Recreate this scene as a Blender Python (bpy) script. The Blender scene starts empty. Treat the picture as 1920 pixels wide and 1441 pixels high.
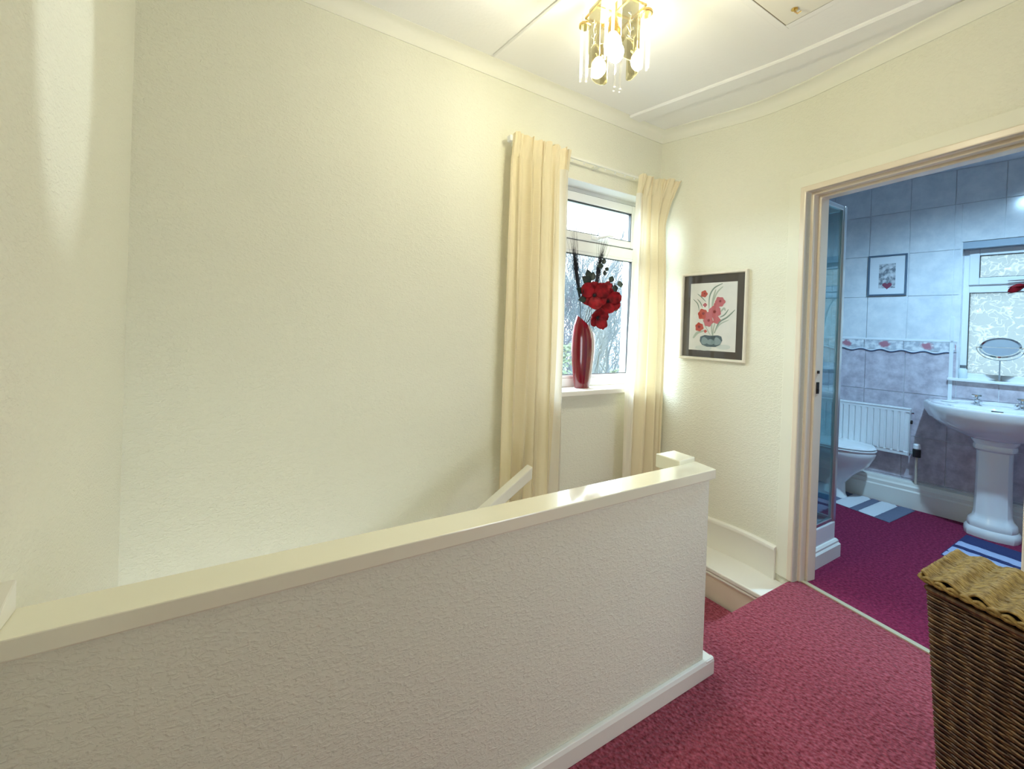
import bpy, bmesh, math, random
from mathutils import Vector, Matrix, noise

C = bpy.context.scene.collection
SC = bpy.context.scene
PI = math.pi
random.seed(7)

# ---------------------------------------------------------------- camera
cam_d = bpy.data.cameras.new('camera')
cam = bpy.data.objects.new('camera', cam_d)
C.objects.link(cam)
cam_d.sensor_fit = 'HORIZONTAL'
cam_d.sensor_width = 36.0
cam_d.lens = 15.375
cam_d.shift_y = -0.0538
cam_d.clip_start = 0.02
cam_d.clip_end = 200
cr, cu, cb = (0.84596, -0.532092, 0.035062), (-0.027058, 0.022835, 0.999373), (-0.532559, -0.846378, 0.00492)
cam.matrix_world = Matrix(((cr[0], cu[0], cb[0], 0.0), (cr[1], cu[1], cb[1], 0.0), (cr[2], cu[2], cb[2], 1.27), (0, 0, 0, 1)))
SC.camera = cam

# ---------------------------------------------------------------- world, lights, exposure
w = bpy.data.worlds.new('overcast_sky')
SC.world = w
w.use_nodes = True
bg = w.node_tree.nodes['Background']
bg.inputs[0].default_value = (0.86, 0.94, 1.0, 1)
bg.inputs[1].default_value = 2.3
SC.view_settings.view_transform = 'Standard'
SC.view_settings.look = 'None'
SC.view_settings.exposure = 1.21
SC.view_settings.gamma = 1.0
SC.view_settings.use_curve_mapping = False
SC.cycles.use_denoising = True
SC.cycles.max_bounces = 10
SC.cycles.diffuse_bounces = 6
SC.cycles.transparent_max_bounces = 16
SC.cycles.caustics_reflective = False
SC.cycles.caustics_refractive = False
SC.cycles.sample_clamp_indirect = 6.0


XL_ = -0.333


def area_light(name, loc, target, sx, sy, power, col, spread=PI):
    d = bpy.data.lights.new(name, 'AREA')
    d.shape = 'RECTANGLE'; d.size = sx; d.size_y = sy; d.energy = power; d.color = col; d.spread = spread
    o = bpy.data.objects.new(name, d); C.objects.link(o)
    o.location = loc
    o.rotation_euler = (Vector(target) - Vector(loc)).to_track_quat('-Z', 'Y').to_euler()
    return o


# added fill lamp behind the camera, on the right, to brighten the half wall
area_light('fill_behind_camera', (1.75, -1.12, 1.00), (1.75, 1.0, 0.75), 0.7, 1.3, 7.5, (0.84, 0.93, 1.0))
# bright sky outside the landing window, high up to the left of what the pane shows
area_light('sky_glow_landing', (1.05, 3.6, 3.1), (2.1, 1.7, 1.25), 2.6, 2.2, 290, (0.68, 0.87, 1.0))
# light thrown on the left wall through a glass panel of the ceiling lamp
sl_ = bpy.data.lights.new('glass_panel_throw', 'SPOT'); sl_.energy = 11; sl_.color = (0.88, 0.96, 1.0); sl_.spot_size = math.radians(40); sl_.spot_blend = 0.5; sl_.shadow_soft_size = 0.02
slo = bpy.data.objects.new('glass_panel_throw', sl_); C.objects.link(slo); slo.location = (1.02, 1.20, 2.30)
slo.rotation_euler = (Vector((XL_, 1.36, 1.93)) - Vector((1.02, 1.20, 2.30))).to_track_quat('-Z', 'Y').to_euler(); slo.scale = (0.42, 1, 1)
# spot lamp in the bathroom ceiling, hidden by the door head
bl = bpy.data.lights.new('bathroom_spot_light', 'SPOT'); bl.energy = 82; bl.color = (0.40, 0.70, 0.97); bl.shadow_soft_size = 0.035
bl.spot_size = math.radians(150); bl.spot_blend = 0.9
blo = bpy.data.objects.new('bathroom_spot_light', bl); C.objects.link(blo); blo.location = (3.36, 0.62, 2.49)
blo.rotation_euler = (0, math.radians(-8), 0)

# ---------------------------------------------------------------- materials
MATS = {}


def mat(name, col, rough=0.5, metal=0.0, spec=0.5, bump=None, var=None, sheen=None, coat=0.0, emit=None, trans=None):
    """bump = (kind, scale, strength, distance); var = (scale, second colour, low, high)"""
    if name in MATS:
        return MATS[name]
    m = bpy.data.materials.new(name); m.use_nodes = True
    nt = m.node_tree; b = nt.nodes['Principled BSDF']
    b.inputs['Base Color'].default_value = (*col, 1)
    b.inputs['Roughness'].default_value = rough
    b.inputs['Metallic'].default_value = metal
    b.inputs['Specular IOR Level'].default_value = spec
    if coat:
        b.inputs['Coat Weight'].default_value = coat; b.inputs['Coat Roughness'].default_value = 0.06
    if sheen:
        b.inputs['Sheen Weight'].default_value = sheen[0]; b.inputs['Sheen Tint'].default_value = (*sheen[1], 1)
        b.inputs['Sheen Roughness'].default_value = 0.5
    if emit:
        b.inputs['Emission Color'].default_value = (*emit[0], 1); b.inputs['Emission Strength'].default_value = emit[1]
    tc = nt.nodes.new('ShaderNodeTexCoord')
    if var:
        n = nt.nodes.new('ShaderNodeTexNoise'); n.inputs['Scale'].default_value = var[0]; n.inputs['Detail'].default_value = 5
        n.inputs['Roughness'].default_value = 0.62
        r = nt.nodes.new('ShaderNodeValToRGB')
        r.color_ramp.elements[0].position = var[2]; r.color_ramp.elements[1].position = var[3]
        r.color_ramp.elements[0].color = (*col, 1); r.color_ramp.elements[1].color = (*var[1], 1)
        nt.links.new(tc.outputs['Object'], n.inputs['Vector']); nt.links.new(n.outputs['Fac'], r.inputs['Fac'])
        nt.links.new(r.outputs['Color'], b.inputs['Base Color'])
    if bump:
        kind, sc, st, dist = bump
        bn = nt.nodes.new('ShaderNodeBump'); bn.inputs['Strength'].default_value = st; bn.inputs['Distance'].default_value = dist
        mp = nt.nodes.new('ShaderNodeMapping'); nt.links.new(tc.outputs['Object'], mp.inputs['Vector'])
        if kind == 'noise':
            t = nt.nodes.new('ShaderNodeTexNoise'); t.inputs['Scale'].default_value = sc; t.inputs['Detail'].default_value = 4
            out = t.outputs['Fac']
        elif kind == 'chip':        # wood-chip wallpaper: scattered raised flecks, longer sideways
            mp.inputs['Scale'].default_value = (0.55, 0.55, 1.0)
            t = nt.nodes.new('ShaderNodeTexNoise'); t.inputs['Scale'].default_value = sc; t.inputs['Detail'].default_value = 3
            t.inputs['Distortion'].default_value = 0.8
            rr = nt.nodes.new('ShaderNodeValToRGB'); rr.color_ramp.elements[0].position = 0.44; rr.color_ramp.elements[1].position = 0.72
            nt.links.new(t.outputs['Fac'], rr.inputs['Fac']); out = rr.outputs['Color']
        elif kind == 'voronoi':
            t = nt.nodes.new('ShaderNodeTexVoronoi'); t.inputs['Scale'].default_value = sc; out = t.outputs['Distance']
        elif kind == 'weave':
            t = nt.nodes.new('ShaderNodeTexWave'); t.inputs['Scale'].default_value = sc; t.inputs['Distortion'].default_value = 2
            out = t.outputs['Fac']
        nt.links.new(mp.outputs['Vector'], t.inputs['Vector'])
        nt.links.new(out, bn.inputs['Height']); nt.links.new(bn.outputs['Normal'], b.inputs['Normal'])
    MATS[name] = m
    return m


def glass_mat(name, tint, gloss=0.15, rough=0.02):
    """thin pane: lets light straight through with a tint, with a Fresnel gloss"""
    m = bpy.data.materials.new(name); m.use_nodes = True
    nt = m.node_tree; nt.nodes.clear()
    o = nt.nodes.new('ShaderNodeOutputMaterial'); t = nt.nodes.new('ShaderNodeBsdfTransparent'); g = nt.nodes.new('ShaderNodeBsdfGlossy')
    lw = nt.nodes.new('ShaderNodeLayerWeight'); lw.inputs['Blend'].default_value = 0.5
    pw_ = nt.nodes.new('ShaderNodeMath'); pw_.operation = 'POWER'; pw_.inputs[1].default_value = 4.0
    f = nt.nodes.new('ShaderNodeMath'); f.operation = 'MULTIPLY_ADD'; f.inputs[1].default_value = 0.7; f.inputs[2].default_value = gloss * 0.3
    nt.links.new(lw.outputs['Facing'], pw_.inputs[0]); nt.links.new(pw_.outputs[0], f.inputs[0])
    mx = nt.nodes.new('ShaderNodeMixShader')
    t.inputs['Color'].default_value = (*tint, 1); g.inputs['Roughness'].default_value = rough
    nt.links.new(f.outputs[0], mx.inputs[0]); nt.links.new(t.outputs[0], mx.inputs[1]); nt.links.new(g.outputs[0], mx.inputs[2])
    nt.links.new(mx.outputs[0], o.inputs[0])
    return m


def smoked_mat(name, tint, mirror):
    """semi-mirrored smoked glass"""
    m = bpy.data.materials.new(name); m.use_nodes = True
    nt = m.node_tree; nt.nodes.clear()
    o = nt.nodes.new('ShaderNodeOutputMaterial'); t = nt.nodes.new('ShaderNodeBsdfTransparent'); g = nt.nodes.new('ShaderNodeBsdfGlossy')
    mx = nt.nodes.new('ShaderNodeMixShader'); mx.inputs[0].default_value = mirror
    t.inputs['Color'].default_value = (*tint, 1); g.inputs['Color'].default_value = (0.75, 0.72, 0.62, 1); g.inputs['Roughness'].default_value = 0.04
    nt.links.new(t.outputs[0], mx.inputs[1]); nt.links.new(g.outputs[0], mx.inputs[2]); nt.links.new(mx.outputs[0], o.inputs[0])
    return m


def frosted_mat(name):
    """patterned obscure glass: clearer raised leaf-like strokes on a milky ground"""
    m = bpy.data.materials.new(name); m.use_nodes = True
    nt = m.node_tree; nt.nodes.clear()
    o = nt.nodes.new('ShaderNodeOutputMaterial')
    tc = nt.nodes.new('ShaderNodeTexCoord')
    n = nt.nodes.new('ShaderNodeTexNoise'); n.inputs['Scale'].default_value = 21; n.inputs['Detail'].default_value = 0.8; n.inputs['Distortion'].default_value = 0.9
    s = nt.nodes.new('ShaderNodeMath'); s.operation = 'SUBTRACT'; s.inputs[1].default_value = 0.5
    a = nt.nodes.new('ShaderNodeMath'); a.operation = 'ABSOLUTE'
    r = nt.nodes.new('ShaderNodeValToRGB'); r.color_ramp.elements[0].position = 0.0; r.color_ramp.elements[1].position = 0.075
    r.color_ramp.elements[0].color = (1, 1, 1, 1); r.color_ramp.elements[1].color = (0, 0, 0, 1)
    b = nt.nodes.new('ShaderNodeBump'); b.inputs['Strength'].default_value = 0.6; b.inputs['Distance'].default_value = 0.006
    cm = nt.nodes.new('ShaderNodeMixRGB'); cm.inputs[1].default_value = (0.135, 0.19, 0.21, 1); cm.inputs[2].default_value = (0.26, 0.33, 0.35, 1)
    rf = nt.nodes.new('ShaderNodeBsdfRefraction'); rf.inputs['Roughness'].default_value = 0.3; rf.inputs['IOR'].default_value = 1.2
    rf.inputs['Color'].default_value = (0.17, 0.23, 0.25, 1)
    tl = nt.nodes.new('ShaderNodeBsdfTranslucent')
    gl = nt.nodes.new('ShaderNodeBsdfGlossy'); gl.inputs['Roughness'].default_value = 0.12
    m1 = nt.nodes.new('ShaderNodeMixShader'); m1.inputs[0].default_value = 0.80
    m2 = nt.nodes.new('ShaderNodeMixShader'); m2.inputs[0].default_value = 0.06
    L = nt.links.new
    L(tc.outputs['Object'], n.inputs['Vector']); L(n.outputs['Fac'], s.inputs[0]); L(s.outputs[0], a.inputs[0]); L(a.outputs[0], r.inputs[0])
    L(r.outputs['Color'], b.inputs['Height']); L(r.outputs['Color'], cm.inputs[0]); L(cm.outputs[0], tl.inputs['Color'])
    for q in (rf, tl, gl):
        L(b.outputs['Normal'], q.inputs['Normal'])
    L(rf.outputs[0], m1.inputs[1]); L(tl.outputs[0], m1.inputs[2]); L(m1.outputs[0], m2.inputs[1]); L(gl.outputs[0], m2.inputs[2]); L(m2.outputs[0], o.inputs[0])
    return m


def curtain_mat(name, col, tcol, fac):
    m = bpy.data.materials.new(name); m.use_nodes = True
    nt = m.node_tree; nt.nodes.clear()
    o = nt.nodes.new('ShaderNodeOutputMaterial'); d = nt.nodes.new('ShaderNodeBsdfDiffuse'); t = nt.nodes.new('ShaderNodeBsdfTranslucent')
    d.inputs['Color'].default_value = (*col, 1); t.inputs['Color'].default_value = (*tcol, 1)
    mx = nt.nodes.new('ShaderNodeMixShader'); mx.inputs[0].default_value = fac
    tc = nt.nodes.new('ShaderNodeTexCoord'); mp = nt.nodes.new('ShaderNodeMapping'); mp.inputs['Scale'].default_value = (1, 1, 5)
    n = nt.nodes.new('ShaderNodeTexNoise'); n.inputs['Scale'].default_value = 30; n.inputs['Detail'].default_value = 4
    b = nt.nodes.new('ShaderNodeBump'); b.inputs['Strength'].default_value = 0.35; b.inputs['Distance'].default_value = 0.004
    L = nt.links.new
    L(tc.outputs['Object'], mp.inputs['Vector']); L(mp.outputs[0], n.inputs['Vector']); L(n.outputs['Fac'], b.inputs['Height'])
    L(b.outputs[0], d.inputs['Normal'])
    L(d.outputs[0], mx.inputs[1]); L(t.outputs[0], mx.inputs[2]); L(mx.outputs[0], o.inputs[0])
    return m


WALLC = (0.785, 0.78, 0.665)
M_wall = mat('wood_chip_paper', WALLC, 0.75, spec=0.25, bump=('chip', 125, 0.55, 0.0030))
M_wall_smooth = mat('smooth_cream_emulsion', WALLC, 0.7, spec=0.25, bump=('noise', 40, 0.12, 0.002))
M_ceil = mat('ceiling_paper', (0.82, 0.82, 0.81), 0.8, spec=0.2, bump=('noise', 60, 0.22, 0.003))
M_gloss = mat('cream_gloss_paint', (0.85, 0.83, 0.68), 0.2, spec=0.5, bump=('noise', 14, 0.06, 0.004), coat=1.0)
M_gloss2 = mat('white_gloss_paint', (0.82, 0.80, 0.73), 0.28, spec=0.5, bump=('noise', 14, 0.05, 0.003))
M_frame = mat('tan_white_gloss_paint', (0.74, 0.66, 0.54), 0.25, spec=0.5)
M_cove = mat('cornice_emulsion', (0.795, 0.79, 0.70), 0.65, spec=0.25)
M_carpet = mat('red_carpet', (0.150, 0.016, 0.024), 0.95, spec=0.05, bump=('voronoi', 84, 1.0, 0.006),
               var=(75, (0.38, 0.082, 0.115), 0.34, 0.66), sheen=(0.2, (1.0, 0.7, 0.8)))
M_upvc = mat('white_upvc', (0.82, 0.84, 0.86), 0.3)
M_gasket = mat('black_rubber_gasket', (0.012, 0.012, 0.014), 0.6)
M_chrome = mat('chrome', (0.78, 0.80, 0.82), 0.1, metal=1.0)
M_silver = mat('brushed_silver', (0.62, 0.64, 0.66), 0.28, metal=1.0)
M_brass = mat('brass', (0.72, 0.52, 0.20), 0.22, metal=1.0)
M_dark = mat('dark_metal', (0.03, 0.025, 0.02), 0.45, metal=0.6)
M_blackplastic = mat('black_plastic', (0.015, 0.015, 0.016), 0.4)
M_white_enamel = mat('white_enamel', (0.80, 0.81, 0.82), 0.25)
M_ceramic = mat('white_ceramic', (0.80, 0.81, 0.82), 0.08, coat=0.6)
M_glass = glass_mat('clear_pane', (0.97, 0.99, 0.99), 0.12)
M_shower = glass_mat('shower_pane', (0.74, 0.87, 0.89), 0.25)
M_rod = mat('lit_glass_rod', (0.95, 0.93, 0.80), 0.05)
M_frost = frosted_mat('obscure_leaf_glass')
M_smoke = smoked_mat('smoked_mirror_glass', (0.70, 0.68, 0.54), 0.28)
M_bulb = mat('lit_bulb', (1, 0.95, 0.8), 0.3, emit=((1.0, 0.96, 0.76), 188))
M_etch = mat('etched_white', (0.95, 0.95, 0.92), 0.6, emit=None)
M_curt = curtain_mat('cream_curtain_cloth', (0.83, 0.74, 0.53), (0.86, 0.76, 0.56), 0.22)
M_backlit = curtain_mat('backlit_pale_cloth', (0.84, 0.78, 0.66), (0.90, 0.87, 0.80), 0.42)  # same cloth, with the window backlight put into a paler, more translucent colour
M_tile_u = mat('pale_marbled_tile', (0.64, 0.68, 0.72), 0.14, var=(9, (0.80, 0.82, 0.84), 0.35, 0.65))
M_tile_l = mat('mauve_marbled_tile', (0.42, 0.38, 0.44), 0.14, var=(14, (0.66, 0.62, 0.68), 0.36, 0.66))
M_grout = mat('white_grout', (0.74, 0.77, 0.80), 0.8)
M_bathwall = mat('bathroom_wall_tiling', (0.60, 0.66, 0.72), 0.2, var=(9, (0.72, 0.77, 0.82), 0.35, 0.65))
M_bathceil = mat('bathroom_ceiling', (0.72, 0.76, 0.80), 0.6)


# ---------------------------------------------------------------- mesh builder
class MB:
    def __init__(s):
        s.v = []; s.f = []

    def add(s, vs, fs):
        k = len(s.v)
        s.v += [tuple(p) for p in vs]; s.f += [tuple(i + k for i in f) for f in fs]
        return s

    def box(s, x0, x1, y0, y1, z0, z1):
        return s.add([(x0, y0, z0), (x1, y0, z0), (x1, y1, z0), (x0, y1, z0), (x0, y0, z1), (x1, y0, z1), (x1, y1, z1), (x0, y1, z1)],
                     [(3, 2, 1, 0), (4, 5, 6, 7), (0, 1, 5, 4), (1, 2, 6, 5), (2, 3, 7, 6), (3, 0, 4, 7)])

    def prism(s, poly, z0, z1):
        """poly counter-clockwise in xy"""
        n = len(poly)
        vs = [(x, y, z0) for x, y in poly] + [(x, y, z1) for x, y in poly]
        fs = [tuple(range(n - 1, -1, -1)), tuple(range(n, 2 * n))] + [(i, (i + 1) % n, n + (i + 1) % n, n + i) for i in range(n)]
        return s.add(vs, fs)

    def slab(s, poly, y0, y1):
        """poly in xz (counter-clockwise seen from -y), extruded in y"""
        n = len(poly)
        vs = [(x, y0, z) for x, z in poly] + [(x, y1, z) for x, z in poly]
        fs = [tuple(range(n)), tuple(range(2 * n - 1, n - 1, -1))] + [(i, n + i, n + (i + 1) % n, (i + 1) % n) for i in range(n)]
        return s.add(vs, fs)

    def hexa(s, b, t):
        """4 bottom + 4 top corners, counter-clockwise"""
        return s.add(list(b) + list(t), [(3, 2, 1, 0), (4, 5, 6, 7), (0, 1, 5, 4), (1, 2, 6, 5), (2, 3, 7, 6), (3, 0, 4, 7)])

    def rings(s, rings, cap0=True, cap1=True, closed=True):
        n = len(rings[0]); k = len(s.v)
        for r in rings:
            s.v += [tuple(p) for p in r]
        for j in range(len(rings) - 1):
            for i in range(n if closed else n - 1):
                a = k + j * n + i; b = k + j * n + (i + 1) % n
                s.f.append((a, b, b + n, a + n))
        if cap0:
            s.f.append(tuple(k + i for i in range(n - 1, -1, -1)))
        if cap1:
            e = k + (len(rings) - 1) * n
            s.f.append(tuple(e + i for i in range(n)))
        return s

    def lathe(s, prof, cx=0, cy=0, n=24, sx=1, sy=1, cap0=True, cap1=True):
        return s.rings([[(cx + r * sx * math.cos(2 * PI * i / n), cy + r * sy * math.sin(2 * PI * i / n), z) for i in range(n)] for r, z in prof], cap0, cap1)

    def tube(s, pts, rad, n=6, cap=True):
        pts = [Vector(p) for p in pts]
        rads = rad if isinstance(rad, (list, tuple)) else [rad] * len(pts)
        up = Vector((0, 0, 1)); rs = []
        prev = None
        for i, p in enumerate(pts):
            d = (pts[min(i + 1, len(pts) - 1)] - pts[max(i - 1, 0)])
            if d.length < 1e-9:
                d = Vector((0, 0, 1))
            d.normalize()
            if prev is None:
                a = d.orthogonal().normalized()
            else:
                a = (prev - d * prev.dot(d))
                a = a.normalized() if a.length > 1e-6 else d.orthogonal().normalized()
            prev = a; b = d.cross(a)
            rs.append([p + (a * math.cos(2 * PI * k / n) + b * math.sin(2 * PI * k / n)) * rads[i] for k in range(n)])
        return s.rings(rs, cap, cap)

    def sphere(s, c, r, n=12, m=8, sz=1.0):
        rs = []
        for j in range(1, m):
            a = PI * j / m
            rs.append([(c[0] + r * math.sin(a) * math.cos(2 * PI * i / n), c[1] + r * math.sin(a) * math.sin(2 * PI * i / n), c[2] - r * sz * math.cos(a)) for i in range(n)])
        return s.rings(rs)

    def grid(s, P):
        nu = len(P[0]); k = len(s.v)
        for row in P:
            s.v += [tuple(p) for p in row]
        for j in range(len(P) - 1):
            for i in range(nu - 1):
                a = k + j * nu + i
                s.f.append((a, a + 1, a + 1 + nu, a + nu))
        return s

    def xf(s, M):
        s.v = [tuple(M @ Vector(p)) for p in s.v]
        return s

    def mesh(s, name, m=None, smooth=False):
        me = bpy.data.meshes.new(name)
        me.from_pydata(s.v, [], s.f)
        me.validate(); me.update()
        bm = bmesh.new(); bm.from_mesh(me)
        bmesh.ops.recalc_face_normals(bm, faces=bm.faces)
        bm.to_mesh(me); bm.free()
        if smooth:
            me.polygons.foreach_set('use_smooth', [True] * len(me.polygons))
            if smooth != 'all':
                me.set_sharp_from_angle(angle=math.radians(38))
        if m:
            me.materials.append(m)
        return me


def obj(name, mb, m, parent=None, smooth=False, bevel=0, loc=None, rz=None, solid=0):
    me = mb if isinstance(mb, bpy.types.Mesh) else mb.mesh(name, m, smooth)
    o = bpy.data.objects.new(name, me); C.objects.link(o)
    if parent:
        o.parent = parent
    if loc is not None:
        o.location = loc
    if rz is not None:
        o.rotation_euler = (0, 0, rz)
    if solid:
        sd = o.modifiers.new('thickness', 'SOLIDIFY'); sd.thickness = solid; sd.offset = 0
    if bevel:
        bv = o.modifiers.new('edge', 'BEVEL'); bv.width = bevel; bv.segments = 2; bv.limit_method = 'ANGLE'; bv.angle_limit = math.radians(40)
    return o


def tag(o, label, cat, group=None):
    o['label'] = label; o['category'] = cat
    if group:
        o['group'] = group
    return o


def thing(name, label, cat, loc=(0, 0, 0), rz=0, group=None):
    o = bpy.data.objects.new(name, None); C.objects.link(o)
    o.location = loc; o.rotation_euler = (0, 0, rz); o.empty_display_size = 0.1
    return tag(o, label, cat, group)


def struct(o, label=None):
    o['kind'] = 'structure'
    if label:
        o['label'] = label
    return o


def smooth_path(pts, n=6):
    """Catmull-Rom through pts"""
    P = [Vector(p) for p in pts]
    out = []
    for i in range(len(P) - 1):
        p0 = P[max(i - 1, 0)]; p1 = P[i]; p2 = P[i + 1]; p3 = P[min(i + 2, len(P) - 1)]
        for k in range(n):
            t = k / n
            out.append(0.5 * ((2 * p1) + (p2 - p0) * t + (2 * p0 - 5 * p1 + 4 * p2 - p3) * t * t + (3 * p1 - p0 - 3 * p2 + p3) * t ** 3))
    out.append(P[-1])
    return out


# ---------------------------------------------------------------- plan of the house
YA = 2.042                                     # inner face of the window wall
K = Vector((2.463, YA))                        # corner of window wall and door wall
EP = Vector((0.099, -0.995)).normalized()      # along the picture wall, towards the camera
ED = Vector((-0.182, -0.983)).normalized()     # along the door wall
AP = math.atan2(EP.y, EP.x); AD = math.atan2(ED.y, ED.x)
BEND = K + EP * 0.65
J0 = Vector((2.476, 1.115))                    # left inner edge of the door architrave
XL = -0.333                                    # left wall
YN = -1.25                                     # wall behind the camera


def onD(t):                                    # point of the door wall, t metres right of the left architrave edge
    return J0 + ED * t


def cz(x, y):                                  # height of the bottom edge of the cornice: the old ceiling is not level
    return 2.505 + 0.068 * min(max((y - 1.10) / 0.94, 0), 1) + 0.028 * min(max((2.46 - x) / 2.6, 0), 1)


CV = 0.066
pts_bend = []
for k in range(7):
    t = k / 6; a = BEND - EP * 0.13; b = BEND; c = BEND + ED * 0.13
    pts_bend.append(a * (1 - t) ** 2 + b * 2 * t * (1 - t) + c * t * t)
DOOR_W = 0.805
TJ1 = DOOR_W
T_END = (J0.y - YN) / 0.983 + 0.02
wallB = [K] + pts_bend + [J0]
NB = Vector((0.983, -0.182)).normalized()      # outward normal of the door wall

# window wall, with the window opening
WX0, WX1, WZ0, WZ1 = 1.475, 2.405, 0.873, 2.172
mb = MB()
mb.box(XL - 0.1, WX0, YA, YA + 0.27, -2.7, 2.75); mb.box(WX1, 2.60, YA, YA + 0.27, -2.7, 2.75)
mb.box(WX0, WX1, YA, YA + 0.27, -2.7, WZ0); mb.box(WX0, WX1, YA, YA + 0.27, WZ1, 2.75)
wall_back = struct(obj('wall_back', mb, M_wall))
# left wall
struct(obj('wall_left', MB().box(XL - 0.1, XL, YN - 0.1, YA, -2.7, 2.75), M_wall))
# unseen wall behind the camera, its tan invented to dim and warm the bounce
struct(obj('wall_near', MB().box(XL, 2.3, YN - 0.1, YN, -0.3, 2.75), mat('tan_bounce_tone', (0.42, 0.34, 0.22), 0.6)))
# picture and door wall
mb = MB()
th = 0.12
front = [p for p in wallB]
back = [p + NB * th for p in (Vector((2.50, YA)), BEND, J0)]
poly = [(p.x, p.y) for p in front] + [(J0 + NB * th)[:]] + [(BEND + NB * 0.11)[:]] + [(K.x + 0.14, YA)]
mb.prism([tuple(q) for q in poly], -1.0, 2.75)
p0, p1 = onD(TJ1), onD(T_END)
mb.prism([p0[:], p1[:], (p1 + NB * th)[:], (p0 + NB * th)[:]][::1], -0.3, 2.75)
mb.prism([J0[:], p0[:], (p0 + NB * th)[:], (J0 + NB * th)[:]], 2.06, 2.75)
struct(obj('wall_right', mb, M_wall))

# ceiling (not level) and floor
mb = MB()
xs = [XL - 0.05 + (2.75 - XL) * i / 10 for i in range(11)]
ys = [YN - 0.05 + (YA + 0.06 - YN) * i / 14 for i in range(15)]
P0 = [[(x, y, cz(x, y) + CV) for x in xs] for y in ys]
P1 = [[(x, y, cz(x, y) + CV + 0.1) for x in xs] for y in ys]
mb.grid(P0); mb.grid(P1)
struct(obj('ceiling', mb, M_ceil))
mb = MB()
fl = onD(-0.018) + NB * 0.06
fe = onD(T_END) + NB * 0.06
LE = 1.135
mb.prism([(XL, YN), (fe.x, fe.y), (fl.x, fl.y), (2.452, LE), (1.50, LE), (1.50, 0.99), (XL, 0.99)], -0.20, 0.0)
struct(obj('floor', mb, M_carpet, bevel=0.006))
# quarter landing below, and the stair going down behind the half wall
struct(obj('floor_stairwell', MB().box(1.50, 2.262, LE - 0.001, YA, -0.42, -0.20), M_carpet))
st = struct(obj('stair', MB().box(1.22, 1.50, 1.075, YA, -0.60, -0.40), M_carpet))
for k in range(1, 4):
    obj('tread', MB().box(1.22 - 0.27 * k, 1.50 - 0.27 * k, 1.075, YA, -0.60 - 0.2 * k, -0.40 - 0.2 * k), M_carpet, st)

# painted stringer ledge along the door wall, with its fascia
mb = MB()
lw_ = [p for p in wallB if p.y > LE + 0.01]
wl = J0 + ED * ((J0.y - LE) / 0.983) * 1.0
mb.prism([(2.268, LE + 0.002), (wl.x, LE + 0.002)] + [(p.x - 0.001, p.y - 0.0005) for p in lw_[::-1]] + [(2.292, YA - 0.0005)], -0.06, -0.035)
ledge = struct(obj('trim_1', mb, M_gloss2, bevel=0.006), 'white painted ledge between the stairwell and the picture wall')
mb = MB()
mb.hexa([(2.282, LE + 0.004, -0.40), (2.30, LE + 0.004, -0.40), (2.32, YA, -0.40), (2.302, YA, -0.40)],
        [(2.282, LE + 0.004, -0.06), (2.30, LE + 0.004, -0.06), (2.32, YA, -0.06), (2.302, YA, -0.06)])
obj('fascia', mb, M_frame, ledge)
mb = MB(); mb.tube([(2.282, LE + 0.004, -0.071), (2.302, YA, -0.071)], 0.010, 8)
obj('bead', mb, M_gloss2, ledge, smooth=True)


def sweep(name, path, prof, zf, m, smooth=True):
    """prof = (distance out from the wall into the room, height); path turns keep the room on the right hand side of travel"""
    rs = []
    n = len(path)
    for i, p in enumerate(path):
        d0 = (path[i] - path[i - 1]).normalized() if i else (path[1] - path[0]).normalized()
        d1 = (path[i + 1] - path[i]).normalized() if i < n - 1 else d0
        n0 = Vector((d0.y, -d0.x)); n1 = Vector((d1.y, -d1.x))
        nn = (n0 + n1).normalized(); k = 1 / max(nn.dot(n0), 0.3)
        rs.append([(p.x + nn.x * k * d, p.y + nn.y * k * d, zf(p.x, p.y) + h) for d, h in prof])
    mb = MB(); mb.rings(rs)
    return obj(name, mb, m, smooth=smooth)


cove = [(0.0, CV + 0.005), (0.0, 0.0), (0.006, 0.0), (0.007, 0.010)]
for k in range(1, 8):
    a = PI / 2 * k / 8
    cove.append((0.007 + 0.052 * (1 - math.cos(a)), 0.010 + 0.048 * math.sin(a)))
cove += [(0.060, 0.058), (0.066, 0.059), (0.066, CV + 0.005)]
pathA = [Vector((XL + (K.x - XL) * i / 8, YA)) for i in range(9)]
pathB = wallB + [onD(0.4), onD(0.9), onD(1.5), onD(T_END)]
struct(sweep('trim_2', pathA + pathB[1:], cove, cz, M_cove), 'plain cove cornice along the ceiling')
# skirting on the picture wall above the ledge
sk_path = [K] + pts_bend + [onD(-0.0925)]
sk = [(0.0, -0.036), (0.020, -0.036), (0.020, 0.112), (0.024, 0.118), (0.026, 0.128), (0.022, 0.138), (0.012, 0.142), (0.0, 0.143)]
struct(sweep('baseboard_right', sk_path, sk, lambda x, y: 0.0, M_gloss2))
# flat ceiling battens
def batten(name, x0, y0, x1, y1, wdt, hgt):
    rs = []
    d = Vector((x1 - x0, y1 - y0)).normalized(); q = Vector((-d.y, d.x))
    for i in range(9):
        t = i / 8; x = x0 + (x1 - x0) * t; y = y0 + (y1 - y0) * t; z = cz(x, y) + CV
        rs.append([(x + q.x * s, y + q.y * s, z - h) for s, h in ((-wdt / 2, -0.003), (-wdt / 2, hgt * 0.6), (-wdt / 2 + 0.006, hgt), (wdt / 2 - 0.006, hgt), (wdt / 2, hgt * 0.6), (wdt / 2, -0.003))])
    mb = MB(); mb.rings(rs)
    return struct(obj(name, mb, M_ceil))


batten('trim_3', 2.125, 1.985, 2.245, 0.10, 0.105, 0.014)
batten('trim_4', 1.070, 1.955, 1.12, -1.2, 0.020, 0.012)

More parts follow.
